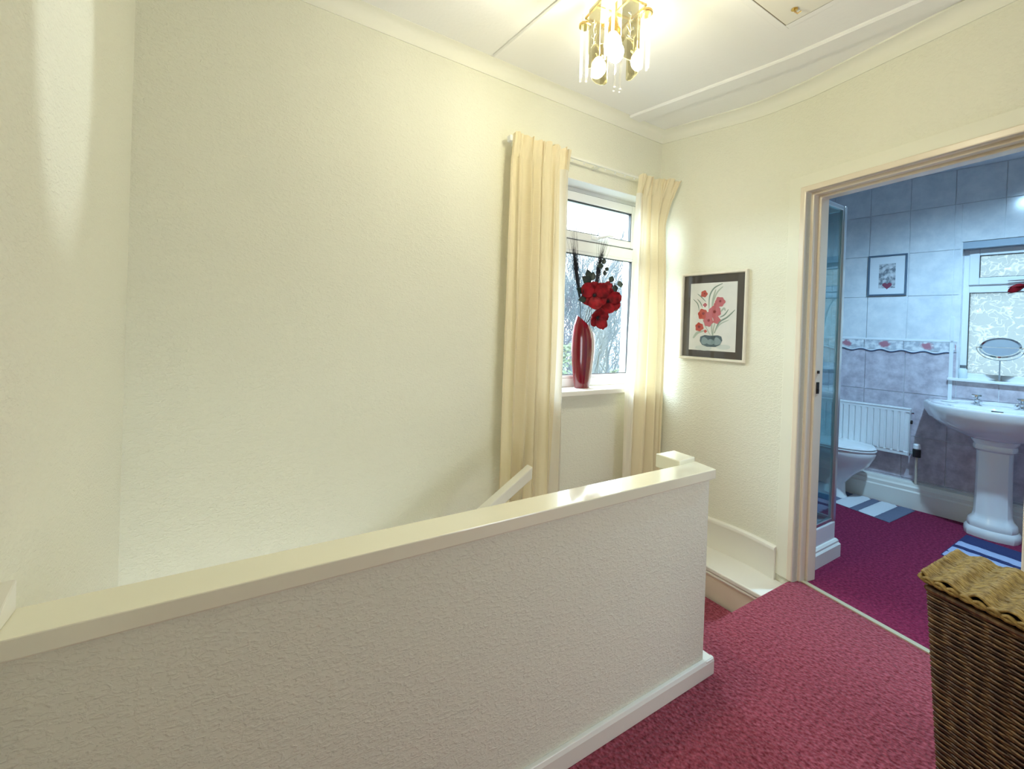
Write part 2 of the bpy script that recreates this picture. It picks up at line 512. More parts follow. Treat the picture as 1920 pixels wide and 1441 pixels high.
# half wall at the stairhead, with cap, return and plinth
HW0 = Vector((0, 0))
mb = MB()
mb.box(XL, 1.500, 0.972, 1.040, -0.42, 0.737)
mb.box(1.437, 1.500, 1.040, 1.133, -0.42, 0.737)
hw = struct(obj('wall_stairwell', mb, M_wall), 'low half wall at the head of the stairs')
mb = MB()
mb.prism([(XL, 0.955), (1.514, 0.955), (1.532, 1.055), (1.440, 1.055), (1.440, 1.050), (XL, 1.050)], 0.737, 0.772)
cap = obj('cap', mb, M_gloss, hw, bevel=0.004)
cap['label'] = 'cream gloss painted timber capping'
mb = MB(); mb.prism([(1.425, 1.047), (1.532, 1.056), (1.536, 1.158), (1.425, 1.158)], 0.735, 0.788)
obj('newel_cap', mb, M_gloss, hw, bevel=0.004)
mb = MB()
pl = [(0.972, 0.0), (0.955, 0.0), (0.955, 0.050), (0.960, 0.062), (0.972, 0.062)]
pth = []
mb.rings([[(x, y, z) for y, z in pl] for x in (XL, 1.548)])
obj('plinth', mb, M_gloss2, hw, bevel=0.002)
mb = MB(); mb.box(1.500, 1.548, 0.956, 1.10, 0.0, 0.060)
obj('plinth', mb, M_gloss2, hw, bevel=0.004)
# crack line of sealant between cap and wall
mb = MB(); mb.box(XL, 1.508, 0.966, 0.971, 0.731, 0.737)
obj('sealant', mb, M_frame, hw)

# ---------------------------------------------------------------- door frame
df = bpy.data.objects.new('door_1', None); C.objects.link(df)
df.location = (J0.x, J0.y, 0); df.rotation_euler = (0, 0, AD)
struct(df, 'open doorway to the bathroom with cream moulded frame')
AW = 0.092; HD = 2.02
# local frame: x along the wall to the right, y into the wall, z up
mb = MB(); mb.slab([(-AW, 0.0), (0, 0.0), (0, HD), (DOOR_W, HD), (DOOR_W, -0.0), (DOOR_W + AW, -0.0), (DOOR_W + AW, HD + AW), (-AW, HD + AW)], -0.010, 0.0)
obj('architrave', mb, M_wall_smooth, df, bevel=0.003)
for dx, y0, y1, nm in ((0.0, -0.014, 0.030, 'jamb_bead'), (0.013, 0.030, 0.072, 'jamb_lining'), (0.024, 0.072, 0.135, 'door_stop')):
    ww = 0.040 - dx
    mb = MB()
    a, b, h = dx, DOOR_W - dx, HD - dx
    mb.slab([(a - 0.03, 0.0), (a, 0.0), (a, h), (b, h), (b, 0.0), (b + 0.03, 0.0), (b + 0.03, h + 0.03), (a - 0.03, h + 0.03)], y0, y1)
    obj(nm, mb, M_frame, df, bevel=0.005)
mb = MB()
mb.box(0.0245, 0.027, 0.085, 0.105, 0.98, 1.04); mb.box(0.0245, 0.031, 0.088, 0.100, 0.99, 1.005)
obj('strike_plate', mb, M_dark, df)
mb = MB(); mb.box(0.0245, 0.030, 0.088, 0.100, 1.085, 1.10)
obj('latch_hole', mb, M_dark, df)
# threshold strip
mb = MB()
mb.slab([(-0.0, 0.0), (DOOR_W, 0.0), (DOOR_W, 0.004), (DOOR_W - 0.01, 0.006), (0.01, 0.006), (0.0, 0.004)], 0.042, 0.068)
ts = obj('trim_5', mb, mat('pale_brass_strip', (0.72, 0.66, 0.44), 0.35, metal=0.6), loc=(J0.x, J0.y, 0), rz=AD)
struct(ts, 'pale metal carpet strip across the doorway')

# ---------------------------------------------------------------- landing window
win = bpy.data.objects.new('window_1', None); C.objects.link(win); win.location = (0, YA, 0)
struct(win, 'white plastic landing window with a top light')


def rect_frame(x0, x1, z0, z1, y0, y1, wl, wr=None, wb=None, wt=None):
    wr = wl if wr is None else wr; wb = wl if wb is None else wb; wt = wl if wt is None else wt
    mb = MB()
    mb.box(x0, x0 + wl, y0, y1, z0, z1); mb.box(x1 - wr, x1, y0, y1, z0, z1)
    mb.box(x0 + wl, x1 - wr, y0, y1, z0, z0 + wb); mb.box(x0 + wl, x1 - wr, y0, y1, z1 - wt, z1)
    return mb


fy = 0.118
obj('frame', rect_frame(WX0, WX1, WZ0 + 0.03, WZ1, fy, fy + 0.07, 0.045, None, 0.055, 0.030), M_upvc, win, bevel=0.003)
obj('transom', MB().box(WX0 + 0.045, WX1 - 0.045, fy, fy + 0.07, 1.775, 1.845), M_upvc, win, bevel=0.003)
obj('sash', rect_frame(WX0 + 0.044, WX1 - 0.044, 1.845, 2.140, fy - 0.016, fy + 0.05, 0.060, None, 0.045, 0.055), M_upvc, win, bevel=0.006)
obj('gasket', rect_frame(WX0 + 0.040, WX1 - 0.040, 1.842, 2.144, fy - 0.004, fy - 0.001, 0.004), M_gasket, win)
obj('gasket', rect_frame(WX0 + 0.103, WX1 - 0.103, 1.889, 2.086, fy - 0.010, fy + 0.012, 0.005), M_gasket, win)
obj('bead', rect_frame(WX0 + 0.045, WX1 - 0.045, 0.958, 1.776, fy + 0.004, fy + 0.030, 0.018), M_upvc, win, bevel=0.004)
obj('gasket', rect_frame(WX0 + 0.062, WX1 - 0.062, 0.975, 1.760, fy + 0.010, fy + 0.032, 0.005), M_gasket, win)
obj('pane', MB().box(WX0 + 0.10, WX1 - 0.10, fy + 0.02, fy + 0.026, 1.885, 2.09), M_glass, win)
obj('pane', MB().box(WX0 + 0.06, WX1 - 0.06, fy + 0.026, fy + 0.032, 0.97, 1.765), M_glass, win)
mb = MB()
mb.box(1.93, 1.99, fy - 0.032, fy - 0.016, 1.858, 1.878)
mb.tube([(1.965, fy - 0.036, 1.868), (2.00, fy - 0.052, 1.874), (2.05, fy - 0.056, 1.889), (2.09, fy - 0.056, 1.890)], [0.011, 0.009, 0.008, 0.006], 8)
obj('handle', mb, M_upvc, win, smooth=True)
mb = MB(); mb.prism([(1.40, 0.0), (1.40, -0.05), (2.46, -0.05), (2.46, 0.0), (WX1, 0.0), (WX1, fy + 0.02), (WX0, fy + 0.02), (WX0, 0.0)], 0.873, 0.903)
obj('sill', mb, M_gloss2, win, bevel=0.005)
rv = rect_frame(WX0, WX1, WZ0, WZ1, 0.0, fy, 0.004, None, 0.0, 0.004)
obj('reveal', rv, mat('white_reveal', (0.80, 0.81, 0.80), 0.6), win)

# ---------------------------------------------------------------- bathroom
W0 = Vector((4.447, 1.162, 0))
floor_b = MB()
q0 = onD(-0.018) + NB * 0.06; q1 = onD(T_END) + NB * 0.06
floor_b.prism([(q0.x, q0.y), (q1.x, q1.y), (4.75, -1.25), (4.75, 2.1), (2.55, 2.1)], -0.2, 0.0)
M_carpet_b = mat('purple_cast_carpet', (0.140, 0.010, 0.038), 0.95, spec=0.05, bump=('voronoi', 95, 1.0, 0.006), var=(70, (0.30, 0.034, 0.090), 0.36, 0.66), sheen=(0.05, (0.8, 0.7, 1.0)))  # red carpet with the purple light cast put into its colour
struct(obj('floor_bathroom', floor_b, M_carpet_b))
struct(obj('ceiling_bathroom', MB().prism([(2.6, YA + 0.1), (2.60, 1.2), (2.42, 0.2), (2.15, -1.25), (4.9, -1.25), (4.9, YA + 0.1)], 2.545, 2.56), M_bathceil))
struct(obj('wall_bathroom_left', MB().box(2.60, 4.9, YA + 0.001, YA + 0.1, -0.3, 2.75), M_bathwall))
struct(obj('wall_bathroom_right', MB().box(2.25, 4.9, -1.35, -1.25, -0.3, 2.75), M_bathwall))
# far wall: local x to the right in the photograph, y into the wall
U0, U1 = -0.93, 2.45
BX0, BX1, BZ0, BZ1 = 0.192, 0.98, 1.005, 2.005
mb = MB()
mb.box(U0, BX0, 0.006, 0.25, -0.2, 2.75); mb.box(BX1, U1, 0.006, 0.25, -0.2, 2.75)
mb.box(BX0, BX1, 0.006, 0.25, -0.2, BZ0); mb.box(BX0, BX1, 0.006, 0.25, BZ1, 2.75)
far = struct(obj('wall_bathroom_far', mb, M_grout, loc=W0, rz=AP))
G = 0.002


def cut_tile(x0, x1, z0, z1, m, nm='tile'):
    rects = [(x0, x1, z0, z1)]
    if x1 > BX0 and x0 < BX1 and z1 > BZ0 and z0 < BZ1:
        rects = []
        if x0 < BX0: rects.append((x0, BX0, z0, z1))
        if x1 > BX1: rects.append((BX1, x1, z0, z1))
        a, b = max(x0, BX0), min(x1, BX1)
        if z1 > BZ1: rects.append((a, b, BZ1, z1))
        if z0 < BZ0: rects.append((a, b, z0, BZ0))
    rects = [r for r in rects if r[1] - r[0] > 0.012 and r[3] - r[2] > 0.012]
    if not rects:
        return
    mb = MB()
    for r in rects:
        mb.box(r[0] + G, r[1] - G, 0.0, 0.0062, r[2] + G, r[3] - G)
    obj(nm, mb, m, far)


cols = [-0.840 + 0.2485 * i for i in range(0, 10)]
cols = [U0] + cols
zs_u = [1.285, 1.622, 1.955, 2.287, 2.545]
zs_l = [0.0, 0.205, 0.537, 0.868, 1.196]
for i in range(len(cols) - 1):
    for j in range(4):
        cut_tile(cols[i], cols[i + 1], zs_u[j], zs_u[j + 1], M_tile_u)
        cut_tile(cols[i], cols[i + 1], zs_l[j], zs_l[j + 1], M_tile_l)

# patterned border tiles: a rose in a mottled band
mbt = bpy.data.materials.new('rose_border_tile'); mbt.use_nodes = True
nt = mbt.node_tree; b = nt.nodes['Principled BSDF']; b.inputs['Roughness'].default_value = 0.15
tc = nt.nodes.new('ShaderNodeTexCoord')
n1 = nt.nodes.new('ShaderNodeTexNoise'); n1.inputs['Scale'].default_value = 26; n1.inputs['Detail'].default_value = 4
r1 = nt.nodes.new('ShaderNodeValToRGB'); r1.color_ramp.elements[0].position = 0.40; r1.color_ramp.elements[1].position = 0.58
r1.color_ramp.elements[0].color = (0.45, 0.48, 0.54, 1); r1.color_ramp.elements[1].color = (0.78, 0.80, 0.82, 1)
mp = nt.nodes.new('ShaderNodeMapping'); mp.inputs['Location'].default_value = (-0.52, 0, -0.19); mp.inputs['Scale'].default_value = (1.0, 0.0, 0.36)
gd = nt.nodes.new('ShaderNodeVectorMath'); gd.operation = 'LENGTH'
ad = nt.nodes.new('ShaderNodeMath'); ad.operation = 'MULTIPLY_ADD'; ad.inputs[1].default_value = 0.22
r2 = nt.nodes.new('ShaderNodeValToRGB'); r2.color_ramp.elements[0].position = 0.20; r2.color_ramp.elements[1].position = 0.27
r2.color_ramp.elements[0].color = (1, 1, 1, 1); r2.color_ramp.elements[1].color = (0, 0, 0, 1)
mx = nt.nodes.new('ShaderNodeMixRGB'); mx.inputs[2].default_value = (0.46, 0.20, 0.25, 1)
L = nt.links.new
L(tc.outputs['Object'], n1.inputs['Vector']); L(n1.outputs['Fac'], r1.inputs[0])
L(tc.outputs['Generated'], mp.inputs['Vector']); L(mp.outputs[0], gd.inputs[0])
L(n1.outputs['Fac'], ad.inputs[0]); L(gd.outputs['Value'], ad.inputs[2]); L(ad.outputs[0], r2.inputs[0])
L(r2.outputs['Color'], mx.inputs[0]); L(r1.outputs['Color'], mx.inputs[1]); L(mx.outputs[0], b.inputs['Base Color'])
bcols = [c - 0.012 for c in cols[1:5]] + [BX0]
for i in range(4):
    x0 = bcols[i]; x1 = min(bcols[i + 1], BX0)
    if i == 3:
        x1 = 0.150
    mb = MB(); mb.box(x0 + G, x1 - G, -0.002, 0.0062, 1.200, 1.270)
    obj('border_tile', mb, mbt, far)
mb = MB(); mb.box(0.172, BX0 - G, -0.002, 0.0062, 1.200, 1.270); obj('border_tile', mb, mbt, far)
mb = MB(); mb.box(U0, BX0, -0.005, 0.0062, 1.270, 1.287); obj('dado_strip', mb, M_grout, far, bevel=0.002)
nw = 120
mb = MB()
ups = []; los = []
for i in range(nw + 1):
    x = U0 + (0.150 - U0) * i / nw
    zz = 1.194 + 0.0075 * math.sin(2 * PI * (x + 0.02) / 0.128)
    ups.append((x, zz))
poly = [(x, z - 0.006) for x, z in ups]
rs = [[(x, -0.004, z), (x, 0.004, z), (x, 0.004, z + 0.014), (x, -0.004, z + 0.014)] for x, z in poly]
mb.rings(rs); obj('wave_moulding', mb, M_tile_u, far)
mb = MB(); mb.tube([(x, -0.005, z - 0.006) for x, z in ups], 0.0034, 5)
obj('wave_line', mb, mat('blue_line', (0.02, 0.05, 0.14), 0.3), far)
mb = MB(); mb.box(0.150, 0.172, -0.005, 0.006, 0.66, 1.46); obj('edge_strip', mb, M_grout, far, bevel=0.002)

# boxed-in pipes with moulded skirting along the far wall
prof = [(0.0, 0.0), (-0.088, 0.0), (-0.088, 0.125), (-0.080, 0.135), (-0.080, 0.160), (-0.070, 0.172), (-0.066, 0.188), (0.0, 0.192)]
mb = MB(); mb.rings([[(x, y, z) for y, z in prof] for x in (U0 + 0.02, 1.45)])
struct(obj('trim_6', mb, M_gloss2, loc=W0, rz=AP), 'white boxed skirting along the bathroom wall')

# bathroom window
w2 = bpy.data.objects.new('window_2', None); C.objects.link(w2); w2.location = W0; w2.rotation_euler = (0, 0, AP)
struct(w2, 'frosted bathroom window with leaf pattern glass')
obj('frame', rect_frame(BX0, BX1, BZ0 + 0.005, BZ1 - 0.045, 0.085, 0.15, 0.040), M_upvc, w2, bevel=0.003)
obj('transom', MB().box(BX0 + 0.04, BX1 - 0.04, 0.085, 0.15, 1.640, 1.70), M_upvc, w2, bevel=0.003)
obj('sash', rect_frame(BX0 + 0.036, BX1 - 0.036, 1.695, 1.955, 0.068, 0.13, 0.052, None, 0.052, 0.048), M_upvc, w2, bevel=0.005)
obj('gasket', rect_frame(BX0 + 0.086, BX1 - 0.086, 1.745, 1.909, 0.074, 0.10, 0.005), M_gasket, w2)
obj('gasket', rect_frame(BX0 + 0.038, BX1 - 0.038, 1.04, 1.642, 0.090, 0.12, 0.005), M_gasket, w2)
obj('pane', MB().grid([[(BX0 + 0.086, 0.107, z), (BX1 - 0.086, 0.107, z)] for z in (1.745, 1.91)]), M_frost, w2)
obj('pane', MB().grid([[(BX0 + 0.038, 0.112, z), (BX1 - 0.038, 0.112, z)] for z in (1.04, 1.645)]), M_frost, w2)
mb = MB(); mb.box(BX0, BX1, 0.0, 0.10, BZ1 - 0.05, BZ1); obj('head_trim', mb, mat('grey_blind_box', (0.30, 0.38, 0.46), 0.5), w2)
mb = MB(); mb.box(BX0 - 0.045, BX1 + 0.02, -0.028, 0.0, BZ0 - 0.012, BZ0 + 0.008); mb.box(BX0, BX1, 0.0, 0.10, BZ0 - 0.012, BZ0 + 0.008)
obj('sill', mb, M_upvc, w2, bevel=0.004)
obj('reveal', rect_frame(BX0 - 0.004, BX1 + 0.004, BZ0, BZ1, -0.004, 0.085, 0.012, None, 0.0, 0.0), M_tile_u, w2)
mb = MB()
mb.box(0.50, 0.56, 0.050, 0.068, 1.708, 1.722); mb.tube([(0.53, 0.048, 1.715), (0.56, 0.035, 1.722), (0.62, 0.03, 1.722)], [0.009, 0.007, 0.005], 8)
mb.tube([(0.42, 0.046, 1.713), (0.50, 0.05, 1.715)], [0.003, 0.005], 6)
obj('handle', mb, M_silver, w2, smooth=True)

# shower enclosure
sx0, sx1, sy0, sy1 = 2.655, 3.0, 1.135, 2.03
sh = thing('shower_enclosure', 'glass shower enclosure with silver posts on a white moulded base', 'shower', (sx0, sy0, 0))
LX, LY = sx1 - sx0, sy1 - sy0
mb = MB(); mb.box(0, LX, 0, LY, 0.0, 0.205); obj('tray', mb, M_white_enamel, sh, bevel=0.008)
prof = [(0.0, 0.0), (-0.022, 0.0), (-0.022, 0.072), (-0.014, 0.082), (-0.014, 0.092), (-0.006, 0.102), (0.0, 0.104)]
mb = MB(); mb.rings([[(0, y, z) for y, z in prof], [(LX - y, y, z) for y, z in prof], [(LX - y, LY, z) for y, z in prof]])
obj('base_moulding', mb, M_gloss2, sh)
for (x, y, nm) in ((LX - 0.030, 0.0, 'post'), (0.0, 0.0, 'post'), (LX - 0.03, LY - 0.03, 'post')):
    mb = MB(); mb.box(x, x + 0.030, y, y + 0.028, 0.205, 2.04)
    mb.box(x - 0.006, x, y + 0.006, y + 0.02, 0.205, 2.04)
    obj('post', mb, M_silver, sh, bevel=0.005)
for z0, z1 in ((0.205, 0.225), (2.015, 2.04)):
    obj('rail', MB().box(0.03, LX - 0.036, 0.004, 0.024, z0, z1), M_silver, sh, bevel=0.003)
    obj('rail', MB().box(LX - 0.026, LX - 0.004, 0.028, LY - 0.03, z0, z1), M_silver, sh, bevel=0.003)
mb = MB(); mb.box(0.03, LX - 0.036, 0.011, 0.016, 0.225, 2.015); obj('glass_panel', mb, M_shower, sh)
mb = MB(); mb.box(LX - 0.018, LX - 0.013, 0.028, LY - 0.03, 0.225, 2.015); obj('glass_door', mb, M_shower, sh)
mb = MB(); mb.tube([(LX - 0.12, LY - 0.03, 0.9), (LX - 0.12, LY - 0.03, 1.85)], 0.009, 8)
mb.tube([(LX - 0.12, LY - 0.03, 1.83), (LX - 0.12, LY - 0.16, 1.88), (LX - 0.12, LY - 0.20, 1.82)], [0.01, 0.012, 0.03], 8)
obj('riser_rail', mb, M_chrome, sh, smooth=True)
mb = MB(); mb.tube(smooth_path([(LX - 0.12, LY - 0.17, 1.85), (LX - 0.10, LY - 0.14, 1.4), (LX - 0.08, LY - 0.12, 1.15), (LX - 0.13, LY - 0.06, 1.05)]), 0.007, 6)
obj('hose', mb, M_dark, sh, smooth=True)
mb = MB(); mb.box(LX - 0.20, LX - 0.03, LY - 0.12, LY, 1.10, 1.112); obj('shelf', mb, M_upvc, sh, bevel=0.003)
bt = tag(obj('shampoo_bottle', MB().lathe([(0.026, 0), (0.03, 0.01), (0.03, 0.10), (0.012, 0.125), (0.012, 0.145)], n=14), mat('teal_bottle', (0.12, 0.42, 0.48), 0.3), loc=(sx0 + LX - 0.10, sy0 + LY - 0.06, 1.1125), smooth=True),
         'teal bottle standing on the shelf inside the shower', 'bottle')

# radiator on the far wall
rd = thing('radiator', 'white panel radiator with vertical flutes on the mauve tiled wall', 'radiator', W0, AP)
RX0, RX1, RZ0, RZ1 = -0.72, -0.040, 0.395, 0.752
ryf = -0.092
mb = MB()
nf = 16; pit = (RX1 - RX0 - 0.04) / nf
prof = [(RX0, ryf + 0.010)]
for k in range(nf):
    x = RX0 + 0.02 + pit * k
    prof += [(x + pit * 0.10, ryf + 0.012), (x + pit * 0.22, ryf), (x + pit * 0.78, ryf), (x + pit * 0.90, ryf + 0.012)]
prof += [(RX1, ryf + 0.010)]
zrow = [RZ0 + 0.03, RZ1 - 0.025]
rs = [[(x, y, z) for x, y in prof] for z in zrow]
mb.rings(rs, False, False, closed=False)
mb.rings([[(x, y + 0.012, z) for x, y in ((RX0, ryf), (RX1, ryf))] for z in (RZ0, RZ1)], False, False, closed=False)
obj('front_panel', mb, M_white_enamel, rd, solid=0.002)
mb = MB(); mb.box(RX0, RX1, ryf + 0.004, ryf + 0.016, RZ0, RZ0 + 0.03); mb.box(RX0, RX1, ryf + 0.004, ryf + 0.016, RZ1 - 0.028, RZ1)
mb.box(RX0, RX1, ryf + 0.030, ryf + 0.055, RZ0 + 0.01, RZ1 - 0.01)
obj('back_panel', mb, M_white_enamel, rd, bevel=0.003)
mb = MB(); mb.box(RX0, RX1, ryf, ryf + 0.058, RZ1 - 0.008, RZ1 + 0.004); obj('top_grille', mb, M_white_enamel, rd, bevel=0.003)
for x in (RX0 - 0.003, RX1):
    obj('side_panel', MB().box(x, x + 0.003, ryf, ryf + 0.058, RZ0, RZ1), M_white_enamel, rd)
mb = MB(); mb.tube([(RX1, ryf + 0.03, RZ1 - 0.03), (RX1 + 0.022, ryf + 0.03, RZ1 - 0.03)], 0.008, 8)
obj('bleed_valve', mb, M_chrome, rd, smooth=True)
mb = MB(); mb.tube([(RX1, ryf + 0.03, RZ1 - 0.10), (RX1 + 0.014, ryf + 0.03, RZ1 - 0.10)], 0.014, 8)
obj('blanking_plug', mb, M_dark, rd, smooth=True)
vx = 0.004
mb = MB(); mb.tube([(RX1, ryf + 0.03, RZ0 + 0.025), (vx, ryf + 0.03, RZ0 + 0.025)], 0.010, 8)
mb.lathe([(0.016, RZ0 + 0.005), (0.018, RZ0 + 0.03), (0.014, RZ0 + 0.045)], vx, ryf + 0.03, 12)
obj('valve_body', mb, M_silver, rd, smooth=True)
mb = MB(); mb.lathe([(0.015, RZ0 - 0.002), (0.024, RZ0 + 0.0), (0.025, RZ0 + 0.055), (0.020, RZ0 + 0.06)], vx, ryf + 0.03, 14)
obj('valve_collar', mb, M_blackplastic, rd, smooth=True)
mb = MB(); mb.lathe([(0.020, RZ0 + 0.06), (0.024, RZ0 + 0.064), (0.022, RZ0 + 0.092), (0.016, RZ0 + 0.098)], vx, ryf + 0.03, 14)
obj('valve_head', mb, M_white_enamel, rd, smooth=True)
mb = MB(); mb.tube([(vx, ryf + 0.03, RZ0), (vx, ryf + 0.03, 0.191)], 0.008, 8)
obj('pipe', mb, M_frame, rd, smooth=True)
for x in (-0.12, -0.66):
    obj('bracket', MB().box(x, x + 0.03, ryf + 0.055, -0.001, RZ0 + 0.08, RZ1 - 0.06), M_white_enamel, rd)

# toilet, facing the camera side, cistern at the left wall
tl = thing('toilet', 'white toilet with closed lid between the shower and the radiator', 'toilet', (4.16, 2.03, 0), -PI / 2)
# local: +x out from the left wall (towards the camera side), y sideways


def oval(cx, hx, hy, z, n=28, back=None):
    r = []
    for i in range(n):
        a = 2 * PI * i / n
        x = cx + hx * math.cos(a); y = hy * math.sin(a)
        if back is not None:
            x = max(x, back)
        r.append((x, y, z))
    return r


mb = MB()
mb.rings([oval(0.36, 0.17, 0.11, 0.0), oval(0.36, 0.155, 0.10, 0.03), oval(0.37, 0.14, 0.095, 0.12), oval(0.40, 0.17, 0.115, 0.20), oval(0.435, 0.225, 0.155, 0.29),
          oval(0.45, 0.245, 0.175, 0.36), oval(0.45, 0.25, 0.182, 0.385), oval(0.45, 0.245, 0.178, 0.40)])
mb.box(0.02, 0.28, -0.10, 0.10, 0.18, 0.40)
obj('bowl', mb, M_ceramic, tl, smooth=True)
mb = MB(); mb.rings([oval(0.45, 0.25, 0.185, 0.402), oval(0.45, 0.254, 0.19, 0.410), oval(0.45, 0.25, 0.187, 0.417)])
obj('seat', mb, M_ceramic, tl, smooth=True)
mb = MB(); mb.rings([oval(0.45, 0.246, 0.182, 0.421), oval(0.45, 0.252, 0.188, 0.428), oval(0.45, 0.24, 0.178, 0.440), oval(0.45, 0.18, 0.13, 0.446)])
obj('lid', mb, M_ceramic, tl, smooth=True)
mb = MB(); mb.box(0.0, 0.18, -0.20, 0.20, 0.40, 0.76); obj('cistern', mb, M_ceramic, tl, bevel=0.02)
mb = MB(); mb.box(-0.005, 0.19, -0.21, 0.21, 0.76, 0.79); obj('cistern_lid', mb, M_ceramic, tl, bevel=0.01)
mb = MB(); mb.tube([(0.185, -0.14, 0.69), (0.20, -0.14, 0.69), (0.205, -0.09, 0.688)], 0.008, 8); obj('flush_handle', mb, M_chrome, tl, smooth=True)

# wash basin on its pedestal
bs = thing('wash_basin', 'white pedestal wash basin with scalloped corners under the frosted window', 'basin', W0 + Matrix.Rotation(AP, 3, 'Z') @ Vector((0.410, 0, 0)), AP)
BW, BD, BT = 0.372, 0.49, 0.845


def basin_ring(k, z, dx=0.0):
    """outline of the basin: wide bow front, clipped corners, straight back"""
    pts = []
    base = [(-1.0, -0.10), (-0.985, -0.36), (-0.90, -0.46), (-0.86, -0.62), (-0.70, -0.82), (-0.40, -0.95), (0, -1.0), (0.40, -0.95), (0.70, -0.82), (0.86, -0.62), (0.90, -0.46), (0.985, -0.36), (1.0, -0.10),
            (0.96, -0.012), (0.5, -0.008), (0, -0.006), (-0.5, -0.008), (-0.96, -0.012)]
    c = (0, -0.48)
    for x, y in base:
        pts.append(((c[0] + (x - c[0]) * k) * BW, min((c[1] + (y - c[1]) * k) * BD, -0.003) if k < 1.01 else (c[1] + (y - c[1]) * k) * BD, z))
    return pts


def bowl_ring(k, z):
    n = 18
    out = []
    for i in range(n):
        a = PI + PI * 0.06 + 2 * PI * i / n
        out.append((0.215 * k * math.cos(a), -0.275 + 0.145 * k * math.sin(a), z))
    return out


mb = MB()
rs = [basin_ring(0.36, 0.640), basin_ring(0.46, 0.652), basin_ring(0.72, 0.690), basin_ring(0.90, 0.738), basin_ring(0.965, 0.780), basin_ring(0.985, 0.802), basin_ring(0.99, 0.828), basin_ring(0.985, 0.840), basin_ring(0.955, 0.846),
      basin_ring(0.90, 0.842)]
mb.rings(rs, True, False)
last = rs[-1]
br = []
for x, y, z in last:
    a = math.atan2((y + 0.275) / 0.145, x / 0.215)
    br.append(a)
inner = lambda k, z: [(0.215 * k * math.cos(a), -0.275 + 0.145 * k * math.sin(a), z) for a in br]
mb.rings([last, inner(1.0, 0.840), inner(0.95, 0.822), inner(0.75, 0.762), inner(0.4, 0.735), inner(0.08, 0.730)], False, True)
obj('basin', mb, M_ceramic, bs, smooth='all')
for sx in (-1, 1):
    mb = MB()
    mb.rings([[(sx * 0.24 + 0.045 * k * math.cos(a), -0.085 + 0.028 * k * math.sin(a), z) for a in [2 * PI * i / 14 for i in range(14)]] for k, z in ((1.0, 0.844), (0.9, 0.848), (0.7, 0.8445))])
    obj('soap_recess', mb, M_ceramic, bs, smooth=True)
mb = MB(); mb.rings([[(x, -0.015 + y, z) for x, y in ((-0.24, 0.006), (-0.24, -0.012), (0.24, -0.012), (0.24, 0.006))] for z in (0.842, 0.852)])
xs_ = [(-0.27, 0.846), (-0.20, 0.858), (-0.10, 0.860), (-0.02, 0.868), (0.06, 0.868), (0.14, 0.860), (0.22, 0.858), (0.27, 0.846)]
mb.slab([(-0.27, 0.840), (0.27, 0.840)] + xs_[::-1], -0.016, -0.004)
obj('upstand', mb, M_ceramic, bs, bevel=0.004)
PC = -0.205


def ped(k, z):
    out = []
    for i in range(24):
        a = 2 * PI * i / 24
        r = 1 / max(abs(math.cos(a)), abs(math.sin(a))) ** 0.34
        out.append((0.086 * k * r * math.cos(a), PC + 0.086 * k * r * math.sin(a), z))
    return out


mb = MB()
mb.rings([ped(1.52, 0.0), ped(1.55, 0.02), ped(1.50, 0.045), ped(1.36, 0.058), ped(1.38, 0.075), ped(1.30, 0.10), ped(1.12, 0.118), ped(1.05, 0.15), ped(1.0, 0.30), ped(0.98, 0.50), ped(1.0, 0.560),
          ped(1.18, 0.572), ped(1.22, 0.590), ped(1.16, 0.605), ped(1.30, 0.625), ped(1.34, 0.640), ped(1.25, 0.668)])
obj('pedestal', mb, M_ceramic, bs, smooth=True)
for sx in (-1, 1):
    mb = MB()
    x = sx * 0.105
    mb.lathe([(0.022, 0.842), (0.022, 0.850), (0.013, 0.856), (0.012, 0.885), (0.016, 0.890), (0.006, 0.902), (0.006, 0.908)], x, -0.075, 14)
    mb.tube([(x, -0.075, 0.870), (x - sx * 0.02, -0.115, 0.874), (x - sx * 0.028, -0.135, 0.862)], [0.011, 0.010, 0.008], 8)
    mb.tube([(x - 0.024, -0.075, 0.906), (x + 0.024, -0.075, 0.906)], 0.007, 8); mb.tube([(x, -0.099, 0.906), (x, -0.051, 0.906)], 0.007, 8)
    obj('tap', mb, M_chrome, bs, smooth=True)
mb = MB(); mb.box(-0.028, 0.028, -0.150, -0.142, 0.806, 0.818); obj('overflow', mb, M_dark, bs, bevel=0.002)

# items on the bathroom window sill
def far_pt(u, y, z):
    v = Matrix.Rotation(AP, 3, 'Z') @ Vector((u, y, z))
    return W0 + v


mr = thing('shaving_mirror', 'round tilting mirror on a thin stand in front of the frosted pane', 'mirror', far_pt(0.40, 0.030, 1.0131), AP)
mb = MB(); mb.lathe([(0.052, 0.0), (0.052, 0.004), (0.012, 0.009)], n=20); mb.tube([(0, 0, 0.006), (0, 0, 0.145)], 0.004, 8)
obj('stand', mb, M_chrome, mr, smooth=True)
RM = Matrix.Translation((0, -0.005, 0.232)) @ Matrix.Rotation(math.radians(42), 4, 'X')
mb = MB(); mb.lathe([(0.088, -0.005), (0.098, -0.008), (0.103, 0.0), (0.098, 0.008), (0.088, 0.005)], n=32, cap0=False, cap1=False); mb.tube([(-0.115, 0, 0), (0.115, 0, 0)], 0.004, 6)
obj('rim', mb.xf(RM), M_chrome, mr, smooth=True)
mb = MB(); mb.lathe([(0.092, -0.003), (0.092, 0.003)], n=32)
obj('mirror_glass', mb.xf(RM), mat('grey_mirror', (0.55, 0.62, 0.70), 0.35, metal=0.75), mr)
mb = MB()
arc = [(0.115 * math.cos(a), 0, 0.232 + 0.0 - 0.115 * math.sin(a) * 0.78) for a in [PI * i / 16 for i in range(17)]]
mb.tube(arc, 0.0035, 6); obj('yoke', mb, M_chrome, mr, smooth=True)
